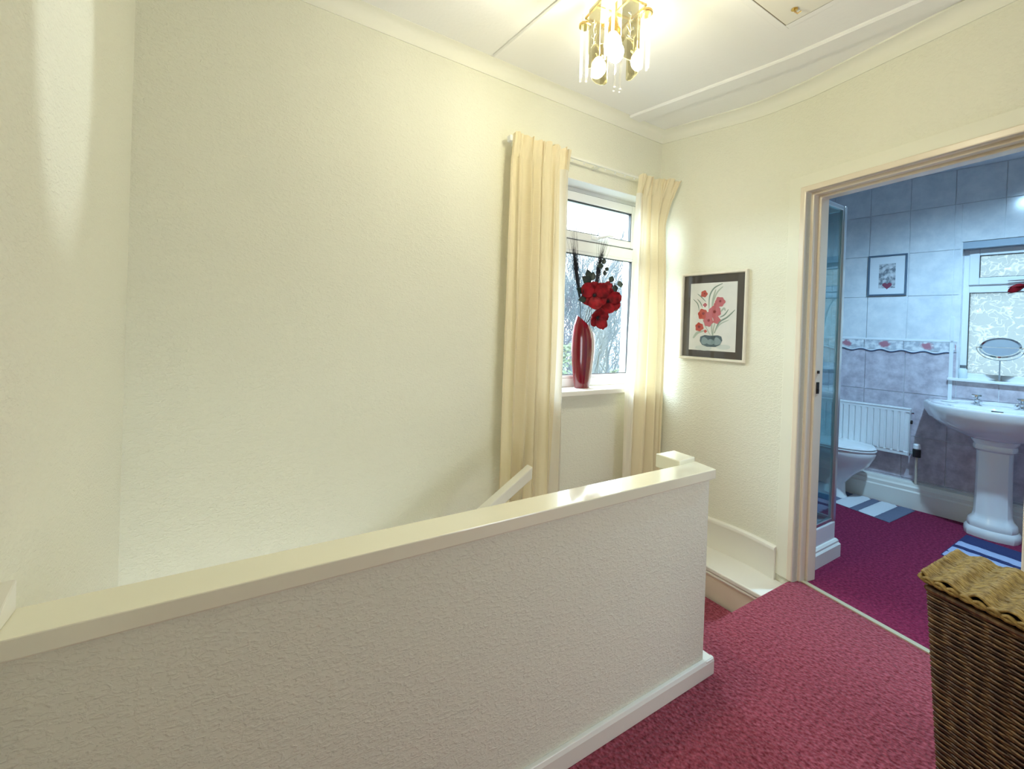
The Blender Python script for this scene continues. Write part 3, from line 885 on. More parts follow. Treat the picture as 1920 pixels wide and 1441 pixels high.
jr = thing('glass_jar', 'small clear jar with a dark lid at the left end of the bathroom sill', 'jar', far_pt(0.222, 0.02, 1.0131), AP)
mb = MB(); mb.lathe([(0.021, 0), (0.024, 0.006), (0.024, 0.062), (0.015, 0.075)], n=14); obj('body', mb, mat('pale_glass_jar', (0.75, 0.82, 0.84), 0.15), jr, smooth=True)
mb = MB(); mb.lathe([(0.017, 0.075), (0.017, 0.096)], n=14); obj('lid', mb, mat('grey_lid', (0.16, 0.17, 0.18), 0.4), jr, smooth=True)
fl = thing('red_flower', 'red flower drooping in from the right on the bathroom window', 'flower', far_pt(0.78, 0.045, 1.0131), AP)
mb = MB(); mb.lathe([(0.030, 0), (0.036, 0.08), (0.022, 0.17), (0.026, 0.20)], n=16); obj('bud_vase', mb, mat('white_bud_vase', (0.75, 0.76, 0.78), 0.2), fl, smooth=True)
sp = smooth_path([(0.0, 0, 0.02), (-0.02, -0.01, 0.30), (-0.08, -0.02, 0.56), (-0.20, -0.03, 0.655), (-0.28, -0.03, 0.66)])
mb = MB(); mb.tube(sp, 0.004, 6); obj('stem', mb, mat('dark_green_stem', (0.03, 0.05, 0.04), 0.6), fl, smooth=True)
M_red = mat('red_silk_petal', (0.30, 0.004, 0.012), 0.6, spec=0.25, var=(22, (0.11, 0.002, 0.006), 0.38, 0.66))
for k in range(4):
    a = 2 * PI * k / 4 + 0.3
    mb = MB(); P = []
    for j in range(5):
        t = j / 4; wd = 0.026 * math.sin(PI * min(t * 0.8 + 0.12, 1))
        row = []
        for i in range(5):
            s = (i / 4 - 0.5) * 2
            off = 0.022 * math.sin(PI * 0.6 * t)
            row.append((-0.28 - 0.075 * t, -0.03 + off * math.cos(a) - s * wd * math.sin(a), 0.66 - 0.03 * t + off * math.sin(a) + s * wd * math.cos(a)))
        P.append(row)
    mb.grid(P); obj('petal', mb, M_red, fl, smooth='all', solid=0.0015)

# small framed print on the far wall
pc = thing('small_framed_print', 'small square print in a grey frame on the pale bathroom tiles', 'picture', far_pt(-0.223, 0, 1.794), AP)
mb = MB(); hw_, hh_ = 0.122, 0.164
mb.box(-hw_, hw_, -0.016, -0.001, -hh_, -hh_ + 0.012); mb.box(-hw_, hw_, -0.016, -0.001, hh_ - 0.012, hh_)
mb.box(-hw_, -hw_ + 0.012, -0.016, -0.001, -hh_ + 0.012, hh_ - 0.012); mb.box(hw_ - 0.012, hw_, -0.016, -0.001, -hh_ + 0.012, hh_ - 0.012)
obj('frame', mb, mat('slate_frame', (0.10, 0.15, 0.21), 0.4), pc, bevel=0.002)
mb = MB(); mb.box(-hw_ + 0.01, hw_ - 0.01, -0.008, -0.001, -hh_ + 0.01, hh_ - 0.01); obj('mount', mb, mat('white_mount', (0.72, 0.75, 0.78), 0.7), pc)
mb = MB(); mb.box(-0.052, 0.052, -0.0085, -0.008, -0.104, 0.092); obj('print', mb, mat('grey_sketch', (0.17, 0.19, 0.22), 0.7, var=(34, (0.55, 0.56, 0.58), 0.42, 0.56)), pc)
mb = MB()
pts = []
for i in range(28):
    a = 2 * PI * i / 28
    x = 16 * math.sin(a) ** 3; z = 13 * math.cos(a) - 5 * math.cos(2 * a) - 2 * math.cos(3 * a) - math.cos(4 * a)
    pts.append((0.002 + x * 0.0019, -0.084 + z * 0.0019))
mb.slab(pts[::-1], -0.0089, -0.0086); obj('red_heart_motif', mb, mat('faded_red_ink', (0.24, 0.05, 0.09), 0.7), pc)
for (x, z) in ((-0.02, 0.05), (0.022, 0.06), (-0.008, -0.012), (0.03, 0.0)):
    mb = MB(); mb.slab([(x + 0.010 * math.cos(2 * PI * i / 10), z + 0.010 * math.sin(2 * PI * i / 10)) for i in range(10)][::1], -0.0089, -0.0086)
    obj('pale_motif', mb, mat('pale_ink', (0.62, 0.63, 0.66), 0.7), pc)

# bath mats
def bath_mat(name, label, quad, stripes, along, bulge=0.012):
    """quad corners counter-clockwise; stripes = (t0, t1, material) across side 0-1 or 1-2"""
    o = thing(name, label, 'mat', (quad[0][0], quad[0][1], 0), 0)
    q = [Vector((x - quad[0][0], y - quad[0][1])) for x, y in quad]
    for t0, t1, m in stripes:
        mb = MB(); P = []
        nn = 26
        for j in range(7):
            t = t0 + (t1 - t0) * j / 6
            row = []
            for i in range(nn + 1):
                s = i / nn
                if along == 0:
                    p = (q[0] * (1 - s) + q[1] * s) * (1 - t) + (q[3] * (1 - s) + q[2] * s) * t
                else:
                    p = (q[0] * (1 - t) + q[1] * t) * (1 - s) + (q[3] * (1 - t) + q[2] * t) * s
                e = min(j, 6 - j, i, nn - i)
                z = 0.001 if e == 0 else bulge + 0.004 * noise.noise((p.x * 40 + 3, p.y * 40, 1))
                row.append((p.x, p.y, z))
            P.append(row)
        mb.grid(P)
        obj('stripe', mb, m, o, smooth='all')
    mb = MB(); mb.prism([(v.x, v.y) for v in q], 0.0005, 0.003)
    obj('backing', mb, m, o)
    return o


M_matw = mat('white_tufted', (0.74, 0.76, 0.80), 0.95, spec=0.05, bump=('noise', 160, 0.8, 0.01))
M_matg = mat('slate_tufted', (0.17, 0.19, 0.27), 0.95, spec=0.05, bump=('noise', 160, 0.8, 0.01))
M_matn = mat('navy_tufted', (0.05, 0.06, 0.16), 0.95, spec=0.05, bump=('noise', 160, 0.8, 0.01))
M_matl = mat('light_blue_tufted', (0.46, 0.54, 0.78), 0.95, spec=0.05, bump=('noise', 160, 0.8, 0.01))
bath_mat('bath_mat', 'white and slate striped bath mat in front of the toilet', [(3.885, 1.150), (4.335, 1.135), (4.30, 1.68), (3.98, 1.68)],
         [(0, 0.17, M_matg), (0.17, 0.38, M_matw), (0.38, 0.47, M_matg), (0.47, 0.70, M_matw), (0.70, 1.0, M_matg)], 0)
bath_mat('pedestal_mat', 'navy and pale blue striped mat at the foot of the wash basin', [(3.52, 0.36), (4.06, 0.32), (4.13, 0.82), (3.60, 0.82)],
         [(0, 0.18, M_matl), (0.18, 0.40, M_matl), (0.40, 0.47, M_matn), (0.47, 0.66, M_matl), (0.66, 1.0, M_matn)], 1)

# bathroom ceiling lamp (out of the frame)
lp = thing('bathroom_lamp', 'white globe lamp on the bathroom ceiling', 'lamp', (3.75, 0.05, 2.545))
mb = MB(); mb.lathe([(0.07, 0.0), (0.07, -0.03), (0.05, -0.04)], n=20); obj('base', mb, M_upvc, lp, smooth=True)

# ---------------------------------------------------------------- wicker hamper
hm = thing('wicker_hamper', 'brown woven wicker laundry hamper beside the bathroom doorway', 'hamper', (1.80, 0.20, 0))
c0, c1, c2, c3 = Vector((-0.027, 0.229)), Vector((0.240, 0.215)), Vector((0.195, -0.255)), Vector((-0.170, -0.222))
HH = 0.540
M_wick = mat('brown_wicker', (0.060, 0.024, 0.008), 0.38, spec=0.5, var=(45, (0.22, 0.120, 0.040), 0.42, 0.72))
M_wick2 = mat('dark_wicker_gap', (0.018, 0.008, 0.004), 0.8)
M_straw = mat('tan_seagrass', (0.165, 0.098, 0.022), 0.6, spec=0.3, var=(60, (0.37, 0.245, 0.070), 0.36, 0.66))
peri = []
cs = [c0, c1, c2, c3]
for k in range(4):
    a, b_ = cs[k], cs[(k + 1) % 4]
    nseg = int((b_ - a).length / 0.0115)
    for i in range(nseg):
        peri.append((a + (b_ - a) * i / nseg, None))
cen = (c0 + c1 + c2 + c3) / 4
mb = MB(); mb.hexa([(*(cen + (p - cen) * 0.83), 0.01) for p in cs[::-1]], [(*(cen + (p - cen) * 0.975), HH - 0.01) for p in cs[::-1]])
obj('inner_shell', mb, M_wick2, hm)
for lo, hi in ((0, 22), (22, 44), (44, 66)):
    mb = MB()
    nrow = 66
    for r in range(lo, hi):
        z = 0.006 + (HH - 0.02) * r / (nrow - 1)
        pts = []
        npz = len(peri)
        for i, (p, _) in enumerate(peri):
            d = (p - cen).normalized()
            ph = (i / 4.0 + (r % 2)) * PI
            o_ = 0.0035 * math.sin(ph) + 0.0012 * noise.noise((i * 0.7, r * 1.3, 5))
            kz = 0.85 + 0.15 * z / HH
            pp = cen + (p - cen) * kz + d * o_
            pts.append((pp.x, pp.y, z + 0.0014 * noise.noise((i * 0.31, r * 0.9, 2))))
        rs = []
        for i, q in enumerate(pts):
            qv = Vector(q); d = Vector((qv.x - cen.x, qv.y - cen.y, 0)).normalized()
            rad = 0.0046
            rs.append([qv + d * rad * math.cos(t) + Vector((0, 0, rad * 0.86 * math.sin(t))) for t in (0, PI * 2 / 5, PI * 4 / 5, PI * 6 / 5, PI * 8 / 5)])
        rs.append(rs[0])
        mb.rings(rs, False, False)
    wv = obj('woven_cane', mb, M_wick, hm, smooth='all')
    wv['kind'] = 'stuff'
mb = MB()
rimp = [c0, c1, c2, c3, c0]
for a, b_ in zip(rimp[:-1], rimp[1:]):
    mb.tube([(a.x, a.y, HH - 0.006), (b_.x, b_.y, HH - 0.006)], 0.009, 8)
obj('rim', mb, M_wick, hm, smooth=True)
# lid: seagrass ropes twined over stakes, in ridges running front to back
l0, l1, l2, l3 = Vector((-0.034, 0.244)), Vector((0.262, 0.230)), Vector((0.218, -0.275)), Vector((-0.182, -0.240))
lid = obj('lid', MB().prism([tuple(v) for v in (l0 * 0.985, l3 * 0.985, l2 * 0.985, l1 * 0.985)], HH + 0.012, HH + 0.026), M_wick2, hm)
mb = MB()
NS = 44
for k in range(NS):
    t = (k + 0.5) / NS
    a = l0 + (l1 - l0) * t; b_ = l3 + (l2 - l3) * t
    n_ = 96
    pts = []; rad = []
    for i in range(n_ + 1):
        s = i / n_
        p = a + (b_ - a) * s
        L_ = (b_ - a).length * s
        h = 0.014 * (0.5 + 0.5 * math.cos(2 * PI * L_ / 0.070 + 0.5)) + 0.003 * noise.noise((k * 0.9, i * 0.35, 7))
        pts.append((p.x + 0.002 * noise.noise((i * 0.4, k * 1.1, 3)), p.y, HH + 0.027 + h)); rad.append(0.0040 + 0.0012 * noise.noise((k * 2.1, i * 0.6, 9)))
    mb.tube(pts, rad, 5)
sg = obj('seagrass_ropes', mb, M_straw, lid, smooth='all'); sg['kind'] = 'stuff'
mb = MB()
for a, b_ in ((l0, l1), (l1, l2), (l2, l3), (l3, l0)):
    n_ = 60
    for ph in (0, PI):
        mb.tube([((a + (b_ - a) * (i / n_)).x, (a + (b_ - a) * (i / n_)).y + 0.003 * math.cos(i * 0.9 + ph), HH + 0.021 + 0.006 * math.sin(i * 0.9 + ph)) for i in range(n_ + 1)], 0.006, 6)
obj('braided_edge', mb, M_straw, lid, smooth='all')

# ---------------------------------------------------------------- curtains
def curtain(name, label, xt0, xt1, xb0, xb1, zt, zb, y0, nf, seed, backlit_side, flare=0.0):
    o = thing(name, label, 'curtain', ((xb0 + xb1) / 2, y0, zb), 0, 'cream curtains at the landing window')
    ox = (xb0 + xb1) / 2
    rnd = random.Random(seed)
    ph0 = [rnd.uniform(-0.5, 0.5) for _ in range(40)]

    def pt(u, v):
        """u 0..1 across, v 0 top .. 1 bottom"""
        e = v ** 0.8
        x = (xt0 + (xt1 - xt0) * u) * (1 - e) + (xb0 + (xb1 - xb0) * u) * e
        wob = 0.16 * noise.noise((u * 3.1 + seed, v * 1.5, 0.3))
        f = (u + wob * 0.35 * v) * nf
        amp = (0.012 + 0.017 * min(v * 2.2, 1)) * (0.75 + 0.5 * noise.noise((u * 5 + seed, 2.2, v)))
        y = 0.024 - amp * 2.0 * abs(math.sin(PI * f)) ** 0.75 + 0.007 * math.sin(2 * PI * f * 2.3 + 1.2 + seed) * (1 - 0.4 * v)
        x += 0.012 * math.sin(2 * PI * f) * (1 if 0.03 < u < 0.97 else 0)
        if v < 0.07:            # pencil pleats of the heading
            k = 1 - v / 0.07
            y = y * (1 - k) + k * (0.016 - 0.030 * abs(math.sin(PI * u * nf * 2.2)) ** 0.7 + 0.004 * math.sin(2 * PI * u * nf * 5.1 + seed))
            x += k * 0.006 * math.cos(2 * PI * u * nf * 2.6)
        if flare and v < 0.14:
            kf = (1 - v / 0.14) ** 1.2 * max(0, (u - 0.55) / 0.45)
            x += flare * kf; y -= 1.4 * flare * kf
        z = zt + (zb - zt) * v
        if v < 0.001:
            z += 0.006 * math.sin(u * nf * 9)
        return (x - ox, y, z - zb)
    NU, NV = 150, 70
    def sheet(u0, u1, v0, v1, nu, nv, dy=0.0):
        return [[(lambda p: (p[0], p[1] + dy, p[2]))(pt(u0 + (u1 - u0) * i / nu, v0 + (v1 - v0) * j / nv)) for i in range(nu + 1)] for j in range(nv + 1)]
    a, b_ = (0.0, 0.82) if backlit_side > 0 else (0.18, 1.0)
    obj('fabric', MB().grid(sheet(a, b_, 0.055, 0.955, NU, NV)), M_curt, o, smooth='all')
    c_, d_ = (0.82, 1.0) if backlit_side > 0 else (0.0, 0.18)
    l_ = obj('leading_edge', MB().grid(sheet(c_, d_, 0.055, 0.955, 30, NV)), M_backlit, o, smooth='all')
    l_['label'] = 'leading edge in paler cloth standing for window backlight'
    h_ = obj('heading', MB().grid(sheet(0, 1, 0.0, 0.056, NU, 8, -0.003)), M_curt, o, smooth='all')
    obj('hem', MB().grid(sheet(0, 1, 0.954, 1.0, NU, 5, -0.003)), M_curt, o, smooth='all')
    return o


curtain('curtain', 'cream pleated curtain to the left of the red vase', 1.192, 1.577, 1.185, 1.585, 2.283, 0.20, 1.944, 5.0, 3, +1)
curtain('curtain', 'cream pleated curtain to the right of the red vase', 2.150, 2.392, 2.085, 2.425, 2.272, 0.20, 1.944, 3.5, 8, -1, flare=0.05)
cr_ = thing('curtain_track', 'white curtain track fixed above the landing window', 'track', (1.20, YA, 2.262))
mb = MB(); mb.box(0.0, 1.235, -0.075, -0.060, -0.006, 0.008); obj('rail', mb, M_cove, cr_, bevel=0.003)
mb = MB(); mb.box(-0.018, 0.0, -0.082, -0.048, -0.016, 0.016); obj('end_stop', mb, M_upvc, cr_, bevel=0.004)
for x in (0.04, 0.62, 1.18):
    mb = MB(); mb.box(x, x + 0.02, -0.055, 0.0, -0.008, 0.008); obj('bracket', mb, M_cove, cr_)
for i in range(7):
    obj('glider', MB().sphere((0.42 + 0.085 * i, -0.065, -0.014), 0.0045, 6, 5), M_upvc, cr_, smooth=True)

# ---------------------------------------------------------------- vase and flowers on the sill
VB = Vector((1.856, 2.098, 0.9032))
vs = thing('red_vase', 'tall glossy dark red vase with a slanted mouth on the window sill', 'vase', VB)
M_vase = mat('red_lacquer', (0.13, 0.003, 0.010), 0.16, coat=0.8, var=(3, (0.17, 0.004, 0.013), 0.4, 0.6))
mb = MB()
prof = [(0.055, 0.0), (0.058, 0.008), (0.071, 0.08), (0.083, 0.17), (0.089, 0.24), (0.087, 0.31), (0.076, 0.39), (0.056, 0.462)]
NV_ = 32
def vring(r, z, k=1.0):
    out = []
    for i in range(NV_):
        a = 2 * PI * i / NV_
        x = r * k * math.cos(a); y = 0.55 * r * k * math.sin(a)
        d = (x * 0.85 - y * 0.5) / 0.085
        zz = z
        if z > 0.25:
            f = (z - 0.25) / 0.205
            zz = 0.25 + (z - 0.25) * (0.83 - 0.22 * d) if False else 0.25 + (z - 0.25) * (1 - 0.42 * f * (0.5 + 0.75 * d))
        out.append((x, y, zz))
    return out
rs = [vring(r, z) for r, z in prof]
mb.rings(rs, True, False)
mb.rings([rs[-1]] + [vring(r, z, 0.90) for r, z in prof[::-1][:4]], False, True)
obj('body', mb, M_vase, vs, smooth=True)
MOUTH = VB + Vector((0.0, 0.0, 0.40))
M_black = mat('black_dried_grass', (0.008, 0.010, 0.016), 0.8)
M_leafd = mat('dark_green_leaf', (0.010, 0.022, 0.018), 0.5)
M_stemd = mat('black_stem', (0.012, 0.016, 0.014), 0.6)


def plume(label, tip, body0, body1, seed):
    """black feathery grass: stem from the vase, dense body, long bristles"""
    o = thing('grass_plume', label, 'grass', VB + Vector((0, 0, 0.05)), 0, 'black grass plumes in the red vase')
    rnd = random.Random(seed)
    B = Vector((0, 0, 0.05))
    base = Vector((-0.012 if seed == 1 else 0.004, 0, 0.0))
    tipv = Vector(tip) - VB - Vector((0, 0, 0.05)); b0 = Vector(body0) - VB - Vector((0, 0, 0.05)); b1 = Vector(body1) - VB - Vector((0, 0, 0.05))
    mb = MB(); mb.tube([base, base + (b0 - base) * 0.75, b0, b1], [0.0022, 0.0022, 0.002, 0.001], 6); obj('stem', mb, M_stemd, o, smooth=True)
    mb = MB()
    d = (b1 - b0)
    for i in range(150):
        t = rnd.random() ** 0.8
        p = b0 + d * t
        q = p + (tipv - p) * rnd.uniform(0.35, 0.75) * (1 - 0.25 * t) + Vector((rnd.gauss(0, 0.012), rnd.gauss(0, 0.010), rnd.gauss(0, 0.010)))
        m_ = (p + q) / 2 + Vector((rnd.gauss(0, 0.004), rnd.gauss(0, 0.004), 0))
        mb.tube([p, m_, q], [0.0014, 0.001, 0.0003], 3)
    for i in range(34):
        t = rnd.uniform(0.3, 1)
        p = b0 + d * t
        q = tipv + Vector((rnd.gauss(0, 0.022), rnd.gauss(0, 0.014), rnd.gauss(0, 0.03)))
        mb.tube([p, (p + q) / 2, q], [0.0009, 0.0006, 0.0002], 3)
    s = obj('bristles', mb, M_black, o); s['kind'] = 'stuff'
    return o


plume('black feathery grass plume leaning left beside the left curtain', (1.695, 2.04, 1.84), (1.80, 2.075, 1.42), (1.725, 2.05, 1.66), 1)
plume('black feathery grass plume standing tall behind the red blooms', (2.005, 2.10, 1.86), (1.905, 2.085, 1.40), (1.965, 2.095, 1.70), 2)


def petal_mesh(mb, c, nrm_, up, size, ang, cup):
    n_ = Vector(nrm_).normalized(); a = Vector(up); a = (a - n_ * a.dot(n_)).normalized(); b_ = n_.cross(a)
    dr = a * math.cos(ang) + b_ * math.sin(ang); sd = n_.cross(dr)
    P = []
    for j in range(6):
        t = j / 5
        wd = size * 0.52 * math.sin(PI * (0.10 + 0.72 * t)) 
        row = []
        for i in range(7):
            s = (i / 6 - 0.5) * 2
            p = Vector(c) + dr * size * t * (1 - 0.10 * s * s * t) + sd * wd * s + n_ * (cup * size * (t * t) + 0.10 * size * s * s * t + 0.05 * size * math.sin(5 * s + ang * 3) * t)
            row.append(p)
        P.append(row)
    mb.grid(P)


def bloom(label, pos, nrm_, size, seed, npet=6, leaves=()):
    root = VB + Vector((0, 0, 0.06))
    o = thing('silk_poppy', label, 'flower', root, 0, 'red silk blooms in the red vase')
    rnd = random.Random(seed)
    c = Vector(pos) - root; n_ = Vector(nrm_).normalized()
    st_ = smooth_path([(0.003 * seed - 0.008, 0, 0), (0.004 * seed - 0.01, 0.0, 0.30), c * 0.75 + Vector((0, 0.01, 0.10)), c - n_ * 0.02, c], 5)
    mb = MB(); mb.tube(st_, 0.0022, 6); obj('stem', mb, M_stemd, o, smooth=True)
    for k in range(npet):
        mb = MB()
        petal_mesh(mb, c + n_ * 0.004 * (k % 2), n_, (0, 0, 1), size * rnd.uniform(0.88, 1.08), 2 * PI * k / npet + rnd.uniform(-0.15, 0.15), 0.28 + 0.2 * (k % 2))
        obj('petal', mb, M_red, o, smooth='all', solid=0.001)
    mb = MB(); mb.sphere(c + n_ * 0.008, 0.010, 10, 6)
    for k in range(12):
        a = 2 * PI * k / 12
        a1 = n_.orthogonal().normalized(); b1 = n_.cross(a1)
        q = c + n_ * 0.022 + (a1 * math.cos(a) + b1 * math.sin(a)) * 0.016
        mb.tube([c + n_ * 0.006, q], [0.0008, 0.0014], 4)
    obj('stamens', mb, M_black, o, smooth=True)
    for (p, dr, sz) in leaves:
        mb = MB(); leaf(mb, Vector(p) - root, Vector(dr), sz); obj('leaf', mb, M_leafd, o, smooth='all', solid=0.0008)
    return o


def leaf(mb, p, d, L_):
    L_ *= 1.2
    d = d.normalized(); side = d.cross(Vector((-0.5, -0.75, 0.15))).normalized(); up = side.cross(d)
    P = []
    for j in range(7):
        t = j / 6
        wd = L_ * 0.36 * math.sin(PI * t ** 0.85)
        P.append([p + d * L_ * t + side * wd * s + up * (0.10 * L_ * s * s - 0.12 * L_ * t * t) for s in (-1, -0.5, 0, 0.5, 1)])
    mb.grid(P)


vd = Vector((-0.62, -0.78, 0.05))              # roughly towards the viewer's side of the room
bloom('large open red bloom on the left of the bunch with dark centre', (1.872, 2.03, 1.485), (-0.60, -0.80, 0.05), 0.092, 1, 6,
      [((1.80, 2.05, 1.50), (-1, 0, 0.35), 0.05), ((1.82, 2.05, 1.46), (-1, 0, -0.15), 0.05)])
bloom('red bloom at the right of the bunch with dark centre', (1.985, 2.03, 1.455), (-0.45, -0.88, 0.10), 0.082, 2, 6,
      [((2.02, 2.03, 1.42), (1, 0, -0.1), 0.055)])
bloom('crimson bloom at the top right of the bunch facing up', (1.965, 2.06, 1.525), (-0.3, -0.6, 0.65), 0.060, 3, 6)
bloom('drooping red bloom hanging over the lip of the vase', (1.890, 2.02, 1.350), (-0.15, -0.85, -0.25), 0.070, 4, 5)


def twig(label, pts, leaves, name='leafy_twig'):
    root = VB + Vector((0, 0, 0.06))
    o = thing(name, label, 'twig', root, 0, 'dark leafy twigs in the red vase')
    P = smooth_path([Vector(p) - root for p in pts], 6)
    mb = MB(); mb.tube(P, 0.0016, 5); obj('stem', mb, M_stemd, o, smooth=True)
    for (p, dr, sz) in leaves:
        q = Vector(p) - root
        near = min(P, key=lambda r: (r - q).length)
        mb = MB(); leaf(mb, q, Vector(dr), sz)
        mb.tube([near, q], 0.0009, 4)
        obj('leaf', mb, M_leafd, o, smooth='all', solid=0.0008)
    return o


vb = tuple(VB + Vector((0.01, 0, 0.07)))
twig('dark twig with small oval leaves at the upper left of the blooms', [vb, (1.87, 2.07, 1.30), (1.86, 2.06, 1.50), (1.835, 2.06, 1.60)],
     [((1.853, 2.05, 1.555), (-1, -0.1, 0.55), 0.070), ((1.843, 2.05, 1.59), (-0.35, 0, 1), 0.048), ((1.857, 2.05, 1.575), (0.35, 0, 1), 0.052), ((1.85, 2.05, 1.52), (-1, 0, 0.2), 0.03)])
twig('dark twig with small oval leaves arching to the right of the blooms', [vb, (1.92, 2.07, 1.32), (1.985, 2.06, 1.52), (2.035, 2.05, 1.575), (2.08, 2.05, 1.57)],
     [((2.08, 2.05, 1.572), (1, 0, 0.1), 0.052), ((2.06, 2.05, 1.568), (0.3, 0, -1), 0.045), ((2.02, 2.05, 1.578), (0.4, 0, 0.8), 0.042), ((2.03, 2.05, 1.575), (0.1, 0, -0.9), 0.03)])
twig('dark twig with a curled leafy tip rising above the right blooms', [vb, (1.92, 2.08, 1.34), (1.975, 2.08, 1.55), (1.985, 2.07, 1.645), (1.965, 2.07, 1.69)],
     [((1.965, 2.06, 1.68), (-1, 0, -0.1), 0.04), ((1.968, 2.06, 1.69), (0.1, 0, 1), 0.035), ((1.985, 2.06, 1.65), (0.7, 0, 0.7), 0.032), ((1.983, 2.06, 1.62), (-0.1, 0, 0.9), 0.03)])

# ---------------------------------------------------------------- painting on the picture wall
PO = K + EP * 0.406
pw, ph = 0.209, 0.275
pn = thing('framed_painting', 'watercolour of red flowers in a white frame with a dark mount', 'picture', (PO.x, PO.y, 1.382), AP)
M_pframe = mat('off_white_moulding', (0.78, 0.74, 0.64), 0.3)
FW = 0.017
mb = MB()
fp = [(0.0, -0.002), (0.0, -0.020), (0.004, -0.026), (0.012, -0.026), (FW, -0.018), (FW, -0.002)]
for (ax, sgn) in ((0, 1), (0, -1), (1, 1), (1, -1)):
    r0, r1 = [], []
    for d, y in fp:
        if ax == 0:
            r0.append((sgn * (pw - d), y, -(ph - d))); r1.append((sgn * (pw - d), y, ph - d))
        else:
            r0.append((-(pw - d), y, sgn * (ph - d))); r1.append((pw - d, y, sgn * (ph - d)))
    mb.rings([r0, r1])
obj('frame', mb, M_pframe, pn)
mb = MB(); mb.box(-pw + 0.012, pw - 0.012, -0.010, -0.002, -ph + 0.012, ph - 0.012)
obj('mount', mb, mat('charcoal_mount', (0.050, 0.040, 0.036), 0.7), pn)
PX0, PX1, PZ0, PZ1 = -0.148, 0.148, -0.215, 0.208
mb = MB(); mb.box(PX0, PX1, -0.0105, -0.010, PZ0, PZ1)
paper = obj('paper', mb, mat('watercolour_paper', (0.78, 0.79, 0.77), 0.8, var=(7, (0.70, 0.73, 0.72), 0.45, 0.7)), pn)


def ART(X, Y):
    fx = (X - 238) / 540.0
    top = 328 - 12 * fx; bot = 1078 + 45 * fx
    return (PX0 + (PX1 - PX0) * fx, PZ1 - (PZ1 - PZ0) * (Y - top) / (bot - top))


layer = [0]


def paint(name, polys, m):
    for p in polys:
        layer[0] += 1
        y = -0.0105 - 0.00006 * layer[0]
        mb = MB()
        c = (sum(q[0] for q in p) / len(p), sum(q[1] for q in p) / len(p))
        vs_ = [(c[0], y, c[1])] + [(q[0], y, q[1]) for q in p]
        mb.add(vs_, [(0, 1 + i, 1 + (i + 1) % len(p)) for i in range(len(p))])
        obj(name, mb, m, paper)


def stroke(pts, w0):
    P = smooth_path([(*ART(*p), 0) for p in pts], 7)
    L_, R_ = [], []
    n = len(P)
    for i, p in enumerate(P):
        d = P[min(i + 1, n - 1)] - P[max(i - 1, 0)]
        q = Vector((-d.y, d.x, 0)).normalized() * w0 * math.sin(PI * (0.10 + 0.85 * i / (n - 1))) ** 0.7
        L_.append(((p + q).x, (p + q).y)); R_.append(((p - q).x, (p - q).y))
    return L_, R_


def blob(cx, cy, r, lobes, amp, rot=0, sq=1.0):
    x, z = ART(cx, cy); r *= 0.00056; amp *= 0.62
    return [(x + r * (1 + amp * math.cos(lobes * a + rot) + 0.05 * math.sin(3 * a + cx)) * math.cos(a), z + sq * r * (1 + amp * math.cos(lobes * a + rot) + 0.05 * math.sin(3 * a + cx)) * math.sin(a)) for a in [2 * PI * i / 40 for i in range(40)]]


ink = lambda n, c: mat(n, c, 0.8)
G1, G2, G3 = ink('grey_green_wash', (0.20, 0.28, 0.24)), ink('pale_green_wash', (0.42, 0.50, 0.44)), ink('faint_wash', (0.62, 0.68, 0.67))
paint('painted_wash', [blob(640, 1060, 80, 2, 0.1, 0, 0.35), blob(420, 1065, 90, 2, 0.1, 0, 0.35)], G3)


def strips(name, lst, m):
    for pts, w0 in lst:
        layer[0] += 1
        y = -0.0105 - 0.00006 * layer[0]
        L_, R_ = stroke(pts, w0)
        obj(name, MB().grid([[(a[0], y, a[1]) for a in L_], [(a[0], y, a[1]) for a in R_]]), m, paper)


strips('painted_leaf', [([(615, 335), (520, 385), (470, 480), (468, 620)], 0.0045), ([(600, 720), (650, 690), (690, 630)], 0.004), ([(540, 900), (590, 780), (680, 720), (760, 640)], 0.005),
                        ([(275, 505), (330, 560), (352, 640)], 0.003), ([(325, 505), (365, 550), (390, 605)], 0.003), ([(325, 445), (380, 490), (430, 540)], 0.003)], G1)
strips('painted_leaf', [([(620, 370), (560, 430), (520, 520), (505, 610)], 0.005), ([(540, 400), (510, 500), (500, 600)], 0.004), ([(550, 880), (600, 800), (700, 752)], 0.004),
                        ([(290, 950), (340, 890), (430, 868)], 0.008), ([(600, 660), (640, 620), (655, 650)], 0.006), ([(510, 740), (505, 840), (520, 930)], 0.004), ([(560, 740), (530, 840), (525, 930)], 0.004),
                        ([(400, 740), (440, 830), (500, 930)], 0.003)], G2)
R1, R2, R3 = ink('red_wash', (0.50, 0.075, 0.05)), ink('rose_wash', (0.50, 0.12, 0.15)), ink('deep_red_wash', (0.22, 0.012, 0.02))
paint('painted_flower', [blob(405, 448, 38, 5, 0.16), blob(398, 680, 58, 6, 0.13, 1), blob(360, 825, 48, 6, 0.15, 2), blob(435, 875, 17, 4, 0.2)], R1)
paint('painted_flower', [blob(592, 545, 55, 6, 0.13), blob(535, 660, 68, 6, 0.14, 2), blob(465, 765, 55, 6, 0.14, 1), blob(470, 690, 40, 5, 0.1), blob(560, 750, 40, 5, 0.2), blob(420, 575, 22, 4, 0.25), blob(555, 585, 35, 5, 0.1)], R2)
paint('painted_centre', [blob(403, 672, 16, 5, 0.2), blob(358, 822, 16, 5, 0.2), blob(595, 537, 13, 5, 0.2), blob(535, 655, 17, 5, 0.2), blob(470, 752, 15, 5, 0.2), blob(410, 445, 9, 4, 0.2)], R3)
B1, B2 = ink('teal_wash', (0.055, 0.10, 0.13)), ink('pale_teal_wash', (0.22, 0.31, 0.35))
